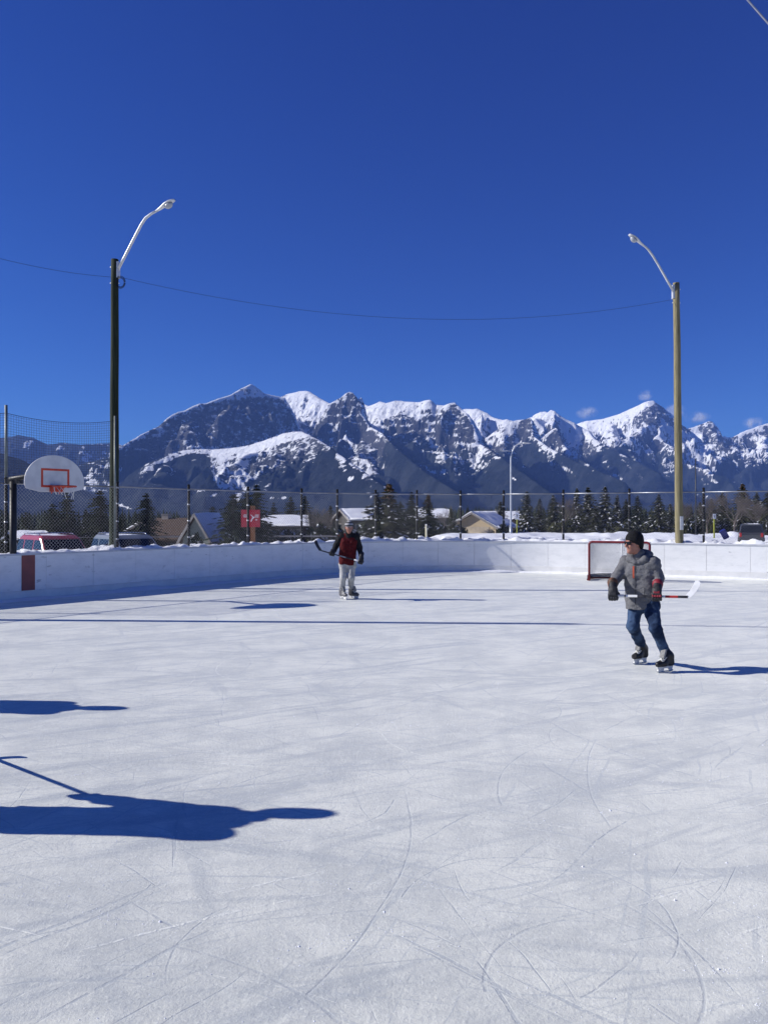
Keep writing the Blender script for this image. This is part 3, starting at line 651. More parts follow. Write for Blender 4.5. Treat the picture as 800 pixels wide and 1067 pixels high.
red_m = mat('faded_red_stripe', (.30, .085, .075), (.24, .075, .07), 5, .55)
bt = thing('rink_boards', 'white plastic hockey boards curving round the ice with a red stripe', 'rink boards', (*ARC0, 0))
org = (*ARC0, 0)
def strip(name, s0, s1, prof, m, parent=bt, mir=None):
    """extrude a profile [(outward, z)] along the boards"""
    n = max(2, int((s1-s0)/(.12 if s1 > LEFTLEN and s0 < LEFTLEN+ARCLEN else 99))+2)
    rg = []
    for s in np.linspace(s0, s1, n):
        p, tt, nn = path(s); rg.append([(p[0]+nn[0]*a, p[1]+nn[1]*a, z) for a, z in prof])
    return MB().loft(rg).build(name, m, parent, org)
rr = random.Random(3)
S0 = 0.0; PW = 1.22
red_s = hit(29.5)
for i in range(int(TOT/PW)):
    a = S0+i*PW; o_ = rr.uniform(-.003, .003)
    strip('board_panel', a+.003, a+PW-.003, [(o_, .205), (o_+.02, .205), (o_+.02, BH-.03), (o_, BH-.03)], bm_)
for i in range(int(TOT/(2*PW))):
    a = S0+i*2*PW
    strip('kick_plate', a+.002, a+2*PW-.002, [(-.012, -.01), (.02, -.01), (.02, .203), (-.004, .203), (-.012, .195)], kick_m)
    strip('cap_rail', a+.001, a+2*PW-.001, [(-.018, BH-.029), (.07, BH-.029), (.07, BH+.004), (.055, BH+.012), (-.006, BH+.012), (-.018, BH+.004)], cap_m)
strip('red_stripe', red_s-.16, red_s+.16, [(-.007, .207), (-.0045, .207), (-.0045, BH-.031), (-.007, BH-.031)], red_m)
# thin ridge of drifted shavings at the foot of the boards
ss = np.arange(LEFTLEN-18, TOT-2, .1); oo = np.array([-.34, -.25, -.16, -.09, -.04, .0])
B_ = np.array([path(s)[0] for s in ss]); N_ = np.array([path(s)[2] for s in ss])
BX = B_[:, None, 0]+N_[:, None, 0]*oo; BY = B_[:, None, 1]+N_[:, None, 1]*oo; OO = np.broadcast_to(oo, BX.shape)
dz = np.clip(.5+fbm(BX/.8, BY/.8, o=3, s=5), .1, 1.2)*.07*sstep(-.34, -.02, OO)+.004-.02*(OO < -.3)
ids = np.arange(BX.size).reshape(BX.shape)
tag(mesh_np('snow_drift', np.stack([BX, BY, dz], -1).reshape(-1, 3), np.stack([ids[:-1, :-1], ids[1:, :-1], ids[1:, 1:], ids[:-1, 1:]], -1).reshape(-1, 4), snow_m, None, True), 'low drift of scraped snow along the foot of the boards', kind='structure')

# ================================================================== chain link fence behind the boards
blk_m = mat('black_post_coating', (.008, .009, .010), (.015, .015, .017), 12, .6, spec=.2)
galv_m = mat('galvanised_wire', (.36, .37, .39), (.28, .29, .31), 6, .42, .75)
band_m = mat('galvanised_band', (.55, .56, .58), (.45, .46, .48), 6, .4, .8)
OFF = .30
FZ = 2.62
ft = thing('chain_link_fence', 'tall grey chain link fence with black posts behind the boards', 'fence', org)
posts_px = [-620, -330, -140, 6.5, 122.5, 197, 258.5, 314.5, 351.5, 391.5, 434.5, 479.5, 524.5, 586.5, 655.5, 732.5, 822, 960]
fs = [hit(p, OFF) for p in posts_px]
fs[0] = fs[3]-3*(fs[4]-fs[3]); fs[1] = fs[3]-2*(fs[4]-fs[3]); fs[2] = fs[3]-(fs[4]-fs[3])
fp = []
for s in fs:
    p, tt, nn = path(s); fp.append(p+nn*OFF)
for p in fp:
    MB().tube([(p[0], p[1], -.4), (p[0], p[1], FZ+.1)], .036, 10).tube([(p[0], p[1], FZ+.1), (p[0], p[1], FZ+.125), (p[0], p[1], FZ+.14)], [.044, .04, .015], 10).build('fence_post', blk_m, ft, org)
    for z in (1.3, 1.75, 2.2, FZ-.02):
        MB().tube([(p[0], p[1], z-.018), (p[0], p[1], z+.018)], .0395, 10).build('tie_band', band_m, ft, org)
wire = MB(); rl = []
for a, b2 in zip(fp[:-1], fp[1:]):
    d = b2-a; L = np.linalg.norm(d); d = d/L; n2 = np.array([d[1], -d[0]])
    if n2 @ a > 0: n2 = -n2            # fabric hangs on the rink side of the posts
    f0 = a+n2*.05
    MB().tube([(*(a+d*.03), FZ-.0), (*(b2-d*.03), FZ-.0)], .018, 8).build('top_rail', galv_m, ft, org)
    MB().tube([(*(a+n2*.05), .98), (*(b2+n2*.05), .98)], .004, 4).build('bottom_wire', galv_m, ft, org)
    z0, z1 = .7, FZ+.02; hh = z1-z0; st = .085; wr = .0023
    for sg in (1, -1):
        x = -hh
        while x < L+hh:
            xa, xb = x, x+sg*hh if sg > 0 else x-hh
            # line from (x, z0) to (x+sg*hh, z1), clipped to 0..L
            pa, pb = (x, z0), (x+sg*hh, z1)
            t0, t1 = 0., 1.; dx = pb[0]-pa[0]
            ta, tb = (0-pa[0])/dx, (L-pa[0])/dx
            t0 = max(t0, min(ta, tb)); t1 = min(t1, max(ta, tb))
            if t1-t0 > .01:
                q = [np.array([*(f0+d*(pa[0]+dx*tt)), z0+hh*tt]) for tt in (t0, t1)]
                off = np.array([*n2, 0])*(.002*sg); u = np.array([*n2, 0])*wr; vv = nrm(np.cross(q[1]-q[0], u))*wr
                q = [k+off for k in q]
                wire.add([q[0]-u*.6+vv*.6, q[0]-u*.6-vv*.6, q[0]+u, q[1]-u*.6+vv*.6, q[1]-u*.6-vv*.6, q[1]+u], [(0, 1, 4, 3), (1, 2, 5, 4), (2, 0, 3, 5)])
            x += st
wire.build('chain_mesh', galv_m, ft, org, fix=False)
# ================================================================== light poles, cables
def wood_mat(name, c1, c2):
    m, t, b = base_mat(name); tc = t.new('ShaderNodeTexCoord').outputs['Object']
    g = t.noise(t.mapv(tc, (9, 9, .55)), 3.0, 6, .65); k = t.noise(t.mapv(tc, (3, 3, .35)), 1.2, 4)
    c = t.mix(t.ramp(g, .35, .68), c1, c2); c = t.mix(t.math('MULTIPLY', t.ramp(k, .45, .7), .5), c, tuple(x*.6 for x in c2))
    t.link(c, b.inputs['Base Color']); b.inputs['Roughness'].default_value = .85; b.inputs['Specular IOR Level'].default_value = .2
    bp = t.new('ShaderNodeBump'); bp.inputs['Strength'].default_value = .8; bp.inputs['Distance'].default_value = .01
    t.link(g, bp.inputs['Height']); t.link(bp.outputs[0], b.inputs['Normal']); return m
green_wood = wood_mat('dark_green_treated_wood', (.038, .05, .028), (.016, .02, .013))
tan_wood = wood_mat('tan_weathered_wood', (.28, .245, .145), (.17, .148, .085))
lamp_m = mat('painted_lamp_metal', (.62, .63, .63), (.52, .53, .54), 5, .4, .3)
dark_m = mat('dark_grey_metal', (.06, .062, .065), (.04, .04, .045), 6, .5, .3)
glass_m, t, b = base_mat('lamp_glass'); b.inputs['Base Color'].default_value = (.35, .37, .4, 1); b.inputs['Roughness'].default_value = .15
def light_pole(base, top, r0, r1, arm, m, label, sgn, head=.5):
    o = thing('light_pole', label, 'light pole', base, 'wooden light poles around the rink')
    base = np.asarray(base); top = np.asarray(top); rr = random.Random(2)
    n = 14; pts = [base+(top-base)*i/n+np.array([.004*math.sin(i*1.3), .004*math.cos(i*1.9), 0]) for i in range(n+1)]
    MB().tube(pts, [r0+(r1-r0)*i/n for i in range(n+1)], 20).build('pole', m, o, base)
    a0 = top+np.array([sgn*r1*.9, -r1*.3, -.28]); A = [a0+np.array([sgn*u, -.25*u, v]) for u, v in arm]
    MB().tube(A, [.042]+[.036]*(len(A)-3)+[.032, .03], 12).box(top+np.array([sgn*r1*.95, 0, -.28]), (.06, .14, .42)).build('arm', lamp_m, o, base)
    MB().tube([top+np.array([-r1-.03, 0, -.2]), top+np.array([r1+.03, 0, -.2])], .012, 6).tube([top+np.array([-r1-.03, 0, -.62]), top+np.array([r1+.03, 0, -.62])], .012, 6).build('through_bolt', lamp_m, o, base)
    d = nrm(A[-1]-A[-3]); e = A[-1]; sd = nrm(np.cross(d, (0, 0, 1))); up = np.cross(sd, d)
    # cobra head: narrow neck swelling to a flat oval body
    prof = [(-.06, .035, .035, .0), (.08, .05, .05, .0), (.16, .07, .05, .008), (.26, .10, .06, .01), (.38, .105, .055, .008), (.47, .08, .04, 0), (head+.03, .05, .03, -.01)]
    rg = [[e+d*u+sd*(wd*math.cos(k*math.pi/8))+up*(hh*math.sin(k*math.pi/8)*(1 if k < 8 else .55)+of) for k in range(16)] for u, wd, hh, of in prof]
    l = MB().loft(rg, sm=True).build('luminaire', lamp_m, o, base)
    rg = [[e+d*(.4+u)+sd*(wd*math.cos(k*math.pi/8))+up*(-.035-hz_) for k in range(16)] for u, wd, hz_ in ((0, .001, .0), (0, .10, .02), (.0, .085, .05), (0, .04, .075))]
    rg = [[e+d*(.32+.12*math.sin(k*math.pi/8)*f_)+sd*(.10*f_*math.cos(k*math.pi/8))+up*(-.03-g_) for k in range(16)] for f_, g_ in ((1, .0), (.92, .04), (.6, .075), (.15, .09))]
    MB().loft(rg, sm=True).build('lens', glass_m, l, base)
    return o
dl = 21.3; pb = J(119, 0, dl); pb[2] = -.45; pt = J(119.6, 270, dl)
sc_l = dl/F
armL = [(0, 0), (.2, .33), (.46, .78), (.66, 1.12), (.78, 1.28), (.94, 1.38), (1.12, 1.45)]
light_pole(pb, pt, .128, .095, armL, green_wood, 'dark green wooden light pole with pale curved lamp arm beside the basketball hoop', 1)
POLE_L = pt
sr = hit(707.5, .14); q, _, n_ = path(sr); dr = q[1]+n_[1]*.2; pbr = np.array([*(q+n_*.17), -.4]); dr = pbr[1]
ptr = J(704.5, 294.5, dr)
armR = [(0, 0), (.2, .30), (.5, .76), (.72, 1.08), (.86, 1.24), (.96, 1.32), (1.06, 1.37)]
light_pole(pbr, ptr, .128, .098, armR, tan_wood, 'tan weathered wooden light pole with grey curved lamp arm behind the goal', -1)
POLE_R = ptr
pbo = np.array([-11.3, 15.05, -.45]); pto = pbo+np.array([0, 0, 8.9])
light_pole(pbo, pto, .13, .10, armL, green_wood, 'dark wooden light pole standing left of the hoop that casts a long thin shadow', 1)
# white notice stapled to the tan pole
pp = J(709, 546, dr); 
notice = MB().loft([[np.array([pbr[0]+(.138)*math.sin(a), pbr[1]-(.138)*math.cos(a), z]) for a in np.linspace(-.35, .5, 6)]+[np.array([pbr[0]+(.133)*math.sin(a), pbr[1]-(.133)*math.cos(a), z]) for a in np.linspace(.5, -.35, 6)] for z in (1.45, 1.52, 1.7, 1.83, 1.87)]).build('paper_notice', mat('white_paper', (.75, .75, .73), (.62, .62, .6), 30, .8))
tag(notice, 'torn white paper notice stuck to the tan light pole', 'notice')
cable_m = mat('black_cable', (.02, .02, .024), None, 5, .6)
def cable(a, b, sag, r, label, n=40):
    a = np.asarray(a); b = np.asarray(b)
    pts = [a+(b-a)*t_+np.array([0, 0, -4*sag*t_*(1-t_)]) for t_ in np.linspace(0, 1, n)]
    o = MB().tube(pts, r, 5).build('power_cable', cable_m); tag(o, label, 'cable', 'cables strung between the light poles'); return o
ca = POLE_L+np.array([.12, 0, -.46]); cb = POLE_R+np.array([-.12, -.02, -.52])
cable(ca, cb, .85, .0045, 'thin black sagging cable from the green pole to the tan pole')
cable(pto+np.array([.1, 0, -.3]), POLE_L+np.array([-.1, 0, -.46]), .35, .0045, 'thin black cable running left from the dark green pole')
MB_ = MB()
for k in range(3):
    c0 = POLE_L+np.array([.17, -.06, -.62]); rr_ = .09+.02*k
    MB_.tube([c0+np.array([rr_*math.cos(a), -.01*k, rr_*1.25*math.sin(a)]) for a in np.linspace(0, 6.2, 20)], .007, 4)
tag(MB_.build('cable_coil', cable_m), 'small loop of spare cable hanging on the dark green pole', 'cable coil')
wa = np.array([(770-400)*6.0/F, 6.0, H+(HZ+12)*6.0/F]); wb = np.array([(812-400)*5.2/F, 5.2, H+(HZ-36)*5.2/F])
o = MB().tube([wa+(wb-wa)*k/8. for k in range(-4, 16)], .0065, 6).build('guy_wire', galv_m); tag(o, 'grey wire crossing the sky overhead in the upper right', 'wire')

# ================================================================== basketball hoop
hd = 17.35
s_h = hit(14.5, .12); q, tt, nn = path(s_h); hb = np.array([*(q+nn*.14), -.4])
bo = thing('basketball_hoop', 'fan shaped white basketball backboard with orange square and rim on black post', 'basketball hoop', hb)
hp_m = mat('black_hoop_post', (.014, .015, .017), (.022, .022, .025), 9, .5)
ztop = H+(HZ-501)*hb[1]/F
MB().tube([hb, (hb[0], hb[1], ztop)], .075, 16).build('post', hp_m, bo, hb)
inn = np.array([-nn[0], -nn[1], 0])*1.0
bc = J(57.5, 496.5, hd); nb = nrm(np.array([.78, -.62, 0])); rb = nrm(np.cross(nb, (0, 0, 1)))*-1
if rb[0] < 0: rb = -rb
upv = np.array([0, 0, 1.])
p0 = np.array([hb[0], hb[1], ztop+.02]); p1 = bc-nb*.28+np.array([-.12, 0, .06])
MB().tube([p0+np.array([-.06, 0, .0]), p0+np.array([.1, -.02, .04]), p1], [.07, .06, .052], 12).bar(p0+np.array([-.16, .04, -.02]), p0+np.array([.2, -.04, -.02]), .12, .13).build('arm', hp_m, bo, hb)
MB().bar(p1, bc-nb*.03, .07, .07).box(bc-nb*.03+upv*.02, (.46, .3, .03), (rb, upv, nb)).build('bracket', hp_m, bo, hb)
BW, BHt = .675, .43
out = []
for a in np.linspace(0, math.pi, 34): out.append((BW*math.cos(a), -.12+.57*math.sin(a)))
out += [(-BW*.99, -.2), (-BW*.945, -.265), (-BW*.5, -.335), (BW*.5, -.335), (BW*.945, -.265), (BW*.99, -.2)]
white_m = mat('white_fibreglass', (.66, .66, .66), (.56, .56, .57), 4, .45)
orange_m = mat('orange_red_paint', (.62, .07, .03), (.5, .055, .03), 6, .5)
bk = MB().prism(out, bc, rb, upv, nb, .035).build('backboard', white_m, bo, hb, bevel=.008)
sq = MB(); sw, sh_, th_, oz = .32, .20, .045, -.035
c_ = bc+nb*.0205+upv*oz
for u, v, w_, h_ in ((0, sh_-th_/2, 2*sw, th_), (0, -sh_+th_/2, 2*sw, th_), (-sw+th_/2, 0, th_, 2*sh_-2*th_), (sw-th_/2, 0, th_, 2*sh_-2*th_)):
    sq.box(c_+rb*u+upv*v, (w_, h_, .004), (rb, upv, nb))
sq.build('target_square', orange_m, bk, hb)
rc = bc+nb*(.0195+.14+.225)+upv*(-.22)
rim = MB().tube([rc+(rb*math.cos(a)+nb*math.sin(a))*.225 for a in np.linspace(0, 2*math.pi, 33)], .019, 8, cap=False)
rim.box(bc+nb*.07+upv*-.26, (.26, .14, .11), (rb, upv, nb))
rim.prism([(0, 0), (.14, 0), (.14, -.03), (0, -.15)], bc+nb*.02+rb*-.09+upv*-.22, nb, upv, rb, .008).prism([(0, 0), (.14, 0), (.14, -.03), (0, -.15)], bc+nb*.02+rb*.09+upv*-.22, nb, upv, rb, .008)
rim.build('rim', orange_m, bo, hb)
rr = random.Random(1); hn = MB(); 
for k in range(10):
    a = 2*math.pi*k/10; b2 = a+(.31 if k % 2 else -.31); ln = .1 if k not in (1, 2, 3) else .22
    hn.tube([rc+(rb*math.cos(a)+nb*math.sin(a))*.225, rc+(rb*math.cos(b2)+nb*math.sin(b2))*.2+upv*-.09, rc+(rb*math.cos(a)+nb*math.sin(a))*.17+upv*(-.09-ln*.8)], .006, 4)
hn.build('net', mat('white_net_cord', (.7, .7, .68), None, 20, .8), bo, hb)

# ================================================================== ball netting above the fence
nt_ = thing('ball_netting', 'fine black safety netting strung above the fence left of the dark green pole', 'netting', org)
net_m = mat('black_net_twine', (.018, .018, .022), None, 10, .8)
galvpost_m = mat('grey_green_pipe', (.23, .25, .23), (.17, .19, .18), 8, .5, .4)
s_a, s_b = hit(6.5, OFF), hit(119.5, OFF)
ends = []
for s, yt in ((s_a, 422), (s_b, 434)):
    p, _, n2 = path(s); p = p+n2*(OFF+.0); zt = H+(HZ-yt)*p[1]/F
    r_ = .032
    if s == s_b: p = p+np.array([.05, -.12]); r_ = .028
    MB().tube([(p[0], p[1], FZ-.15 if s == s_a else 1.0), (p[0], p[1], zt)], r_, 10).build('net_post', galvpost_m, nt_, org)
    ends.append((p, zt))
(pa, za), (pb2, zb) = ends; dirn = pb2-pa
px0 = pa-dirn*1.6
nm = MB()
def top_z(u):        # u along from pa (0) to pb2 (1)
    uu = u % 1.0 if u < 0 else u
    base = (za-.18)+(zb-.12-za+.18)*u if u >= 0 else za-.18
    return base-.28*4*uu*(1-uu)*.45
Ln = np.linalg.norm(dirn)
cell = .06; r_ = .0028
us = np.arange(-1.2, 1.0, cell/Ln)
for u in us:
    p = pa+dirn*u; j = .01*math.sin(u*60); nm.tube([(p[0]+j, p[1], FZ), (p[0]-j, p[1], (FZ+top_z(u))/2), (p[0], p[1], top_z(u))], r_, 3, cap=False, sm=False)
for k in range(int(1.75/cell)):
    f_ = k*cell/1.6
    if f_ > 1: break
    nm.tube([(*(pa+dirn*u), FZ+(top_z(u)-FZ)*f_) for u in np.linspace(-1.2, 1, 45)], r_, 3, cap=False, sm=False)
nm.tube([(*(pa+dirn*u), top_z(u)) for u in np.linspace(-1.2, 1, 60)], .006, 5, cap=False)
nm.build('net', net_m, nt_, org, fix=False)

# ================================================================== goal
gred = mat('red_goal_tube', (.19, .014, .022), (.14, .012, .018), 6, .4)
gl = gp(613.5, 23.75); gr_ = gp(676.5, 23.05)
gdir = nrm(gr_-gl); gback = nrm(np.array([.40, .92, 0])); gback = nrm(gback-gdir*(gback@gdir)*.6)
go = thing('hockey_goal', 'red framed hockey goal with white net standing before the end boards', 'goal', (gl+gr_)/2); gorg = (gl+gr_)/2
GH = 1.13
pole = [gl, gl+upv*(GH-.06), gl+upv*(GH-.02)+gdir*.03, gl+upv*GH+gdir*.08, gr_+upv*GH-gdir*.08, gr_+upv*(GH-.02)-gdir*.03, gr_+upv*(GH-.06), gr_]
MB().tube(pole, .034, 12).build('front_frame', gred, go, gorg)
gk = []
wid = np.linalg.norm(gr_-gl)
for u in np.linspace(0, 1, 25):
    a = math.pi*u; k = abs(math.sin(a))**.45
    gk.append(gl+gdir*wid*(.5-.5*(math.copysign(abs(math.cos(a))**.6, math.cos(a)))*1.06)+gback*1.0*k+upv*.03)
MB().tube(gk, .025, 8).build('base_frame', gred, go, gorg)
gt = []
for u in np.linspace(0, 1, 21):
    a = math.pi*u; k = abs(math.sin(a))**.5
    gt.append(gl+gdir*wid*(.5-.5*(math.copysign(abs(math.cos(a))**.6, math.cos(a))))+gback*.48*k+upv*GH)
MB().tube(gt, .018, 8).tube([gt[10], gk[12]], .018, 8).build('rear_frame', mat('white_goal_tube', (.7, .7, .7), None, 5, .5), go, gorg)
gn = MB(); nu, nv = 56, 26
def gpt(u, v):
    i = u*24; a = int(min(i, 23)); f_ = i-a; bq = gk[a]*(1-f_)+gk[a+1]*f_
    i2 = u*20; a2 = int(min(i2, 19)); f2 = i2-a2; tq = gt[a2]*(1-f2)+gt[a2+1]*f2
    return bq*(1-v)+tq*v
for k in range(-nv, nu):
    for sg in (1, -1):
        pts = []
        for j in range(0, nv+1, 2):
            uu = (k+j)/nu if sg > 0 else (k+nv-j)/nu
            if 0 <= uu <= 1: pts.append(gpt(uu, j/nv))
        if len(pts) > 1: gn.tube(pts, .0048, 3, cap=False, sm=False)
for k in range(24):          # top netting
    u = k/23; gn.tube([gl+gdir*wid*u+upv*GH, gpt(u*.92+.04, 1.0)], .004, 3, cap=False, sm=False)
gn.build('net', mat('white_goal_net', (.6, .6, .61), None, 10, .8), go, gorg, fix=False)
sk = MB()
for a, b2 in zip(gk[:-1], gk[1:]): sk.bar(a+upv*.06, b2+upv*.06, .02, .15)
sk.build('base_pad', mat('dark_base_pad', (.03, .03, .035), (.3, .3, .3), 7, .7, lo=.5, hi=.75), go, gorg)

# ================================================================== red notice sign
sd_ = 29.0; sb = J(263.5, 560, sd_); sb[2] = -.4
sg = thing('notice_sign', 'square red notice sign with white lines and arrow mark on a brown post', 'sign', sb)
MB().box((sb[0], sb[1], (.0+sb[2]+H-(527-HZ)*sd_/F)/2), (.17, .1, H-(527-HZ)*sd_/F-sb[2])).build('post', wood_mat('brown_post_wood', (.24, .11, .05), (.16, .075, .035)), sg, sb)
mp = J(261.2, 540.2, sd_-.08); u1 = sd_/F
pn = MB().box(mp, (19.6*u1, .02, 18*u1)).build('panel', mat('red_sign_paint', (.42, .015, .035), (.36, .014, .03), 4, .5), sg, sb, bevel=.004)
wm = MB(); fy = mp+np.array([0, -.0125, 0])
def wbox(px, py, w_, h_): wm.box(fy+np.array([(px-261.2)*u1, 0, -(py-540.2)*u1]), (w_*u1, .004, h_*u1))
for (px, py, w_, h_) in ((255.8, 536.4, 3.0, .55), (255.4, 537.6, 3.8, .55), (255.9, 538.7, 4.0, .55), (267.9, 536.6, 3.8, .55), (267.7, 537.7, 4.2, .55), (267.5, 538.8, 4.2, .55), (267.2, 541.2, 2.0, .5), (267.2, 542.0, 1.3, .5)): wbox(px, py, w_, h_)
bo_ = [(-2.4, 3.3), (-1.2, 3.2), (1.0, 1.1), (2.4, .7), (1.2, -.4), (-.3, -2.1), (-.9, -4.1), (-2.0, -4.0), (-1.6, -2.2), (-.2, .0), (-.3, 1.2)]
wm.prism([(a*u1, b_*u1) for a, b_ in bo_], fy+np.array([2.0*u1, 0, .7*u1]), np.array([1., 0, 0]), upv, np.array([0, -1., 0]), .004)
wm.build('white_lettering', mat('white_sign_paint', (.75, .75, .75), None, 5, .5), pn, sb)

# ================================================================== road
def fz(px, d):
    p = gp(px, d); return float(far_ground(np.array([p[0]]), np.array([p[1]]))[0])
asp = mat('asphalt', (.055, .056, .06), (.10, .10, .105), .8, .85, bump=.2)
rv = []; 
for X in np.arange(-60, 140, 4.0):
    yc = 84+.10*X-.0006*X*X
    for wv in (-3.6, 3.6):
        zz = -.22+(.0)
        rv.append((X, yc+wv, zz))
nq = len(rv)//2
me = MB(); me.add(rv, [(2*i, 2*i+2, 2*i+3, 2*i+1) for i in range(nq-1)])
ro = me.build('road', asp); tag(ro, 'cleared grey street crossing beyond the rink', kind='structure')
wl = MB()
for i in range(0, nq-1):
    a = (np.array(rv[2*i])+np.array(rv[2*i+1]))/2; b2 = (np.array(rv[2*i+2])+np.array(rv[2*i+3]))/2
    wl.box((a+b2)/2+upv*.005, (2.2, .12, .004))
wl.build('centre_line', mat('yellow_road_paint', (.6, .4, .06), None, 4, .7), ro)

# ================================================================== street lamps and road signs beyond
def street_lamp(px, d, ytop, arm_px, label, m):
    b_ = gp(px, d, -.4); z1 = H+(HZ-ytop)*d/F; u = d/F
    o = thing('street_lamp', label, 'street lamp', b_)
    xs = arm_px
    pts = [b_, b_+upv*1, (b_[0], d, z1-17*u)]+[(b_[0]+dx*u, d, z1-dy*u) for dx, dy in xs]
    n = len(pts); MB().tube([b_, b_+upv*1.2], .14, 10).build('base_sleeve', m, o, b_)
    MB().tube(pts, [.10, .095, .075]+[.06]*(n-3), 10).build('mast', m, o, b_)
    e = np.array([b_[0]+xs[-1][0]*u, d, z1-xs[-1][1]*u])
    MB().loft([[e+np.array([x, wd*math.cos(k*math.pi/5), hh*math.sin(k*math.pi/5)]) for k in range(10)] for x, wd, hh in ((-.1, .05, .05), (.15, .16, .09), (.5, .18, .08), (.75, .06, .03))], sm=True).build('lamp_head', m, o, b_)
    return o, b_, u, z1
sl_m = mat('pale_grey_steel', (.55, .57, .6), (.46, .48, .5), 5, .45, .3)
o, b_, u, z1 = street_lamp(532, 78, 461.5, [(.6, 12), (1.8, 8), (4, 4), (7, 1.6), (10.5, .6), (13, .2)], 'tall slender pale street lamp with curved arm beyond the corner of the rink', sl_m)
zc = z1-8.5*u
MB().tube([(b_[0], 78, zc), (b_[0]-3*u, 78, zc+.2*u), (b_[0]-6.5*u, 78, zc+.3*u)], .04, 8).box((b_[0]-6*u, 78, zc+.3*u), (.5, .22, .1)).build('side_arm', sl_m, o, b_)
dp = gp(724.4, 82, -.4)
o = thing('thin_post', 'thin dark pole just right of the tan light pole', 'pole', dp)
MB().tube([dp, dp+upv*((HZ-478)*82/F+H+.4)], [.075, .05], 8).build('shaft', dark_m, o, dp); MB().tube([dp, dp+upv*.5], .11, 8).build('foot', dark_m, o, dp)
yel = mat('yellow_green_post', (.5, .52, .05), (.42, .43, .05), 4, .6); wht = mat('white_sign_face', (.8, .8, .8), (.72, .72, .72), 4, .5)
blkp = mat('black_sign_print', (.03, .03, .03), None, 4, .6)
def road_sign(px, d, y0, y1, wpx, hpx, label):
    b_ = gp(px, d, -.4); u = d/F; z1 = H+(HZ-y0)*u
    o = thing('road_sign', label, 'road sign', b_)
    MB().box((b_[0], d, (z1-.4)/2), (.11, .05, z1+.4)).build('post', yel, o, b_)
    pc = np.array([b_[0], d-.05, z1-hpx*u/2])
    pl = MB().box(pc, (wpx*u, .03, hpx*u)).build('plate', wht, o, b_, bevel=.004)
    g = MB(); 
    g.box(pc+np.array([0, -.018, .14*hpx*u]), (wpx*u*.42, .004, .09*hpx*u)).box(pc+np.array([0, -.018, -.06*hpx*u]), (wpx*u*.14, .004, .3*hpx*u))
    g.build('symbol', blkp, pl, b_)
road_sign(538.3, 74, 534, 556, 3.8, 7.2, 'white rectangular sign on a yellow post beside the slender street lamp')
road_sign(743.5, 66, 535.5, 549, 3.2, 5.2, 'small white sign on a yellow post to the right of the thin dark pole')
b_ = gp(444, 70, -.4); o = thing('marker_post', 'short pale yellow marker post by the street left of the tan house', 'marker post', b_)
MB().tube([b_, b_+upv*1.45], .09, 10).build('shaft', mat('cream_plastic', (.7, .66, .45), None, 4, .6), o, b_); MB().tube([b_+upv*1.45, b_+upv*1.52, b_+upv*1.56], [.1, .09, .03], 10).build('cap', wht, o, b_)
# blue sled standing tilted in the snow
b_ = J(753.8, 556.5, 47); u = 47/F
o = thing('plastic_sled', 'bright blue plastic sled stuck tilted in the snow', 'sled', b_)
ax = nrm(np.array([.55, .25, -.8])); ay = nrm(np.array([.75, -.3, .45])); ay = nrm(ay-ax*(ax@ay)); az = np.cross(ax, ay)
sl_poly = [(-.28, -.12), (-.24, -.16), (.24, -.16), (.28, -.12), (.28, .12), (.24, .16), (-.24, .16), (-.28, .12)]
bl = mat('blue_plastic', (.012, .022, .20), (.01, .02, .16), 4, .4)
MB().prism(sl_poly, b_+upv*.02, ax, ay, az, .03).build('bed', bl, o, b_); rim_ = MB()
for i in range(8):
    a = sl_poly[i]; c2 = sl_poly[(i+1) % 8]; rim_.bar(b_+upv*.02+ax*a[0]+ay*a[1]+az*.06, b_+upv*.02+ax*c2[0]+ay*c2[1]+az*.06, .03, .13, up=az)
rim_.build('rim', bl, o, b_)

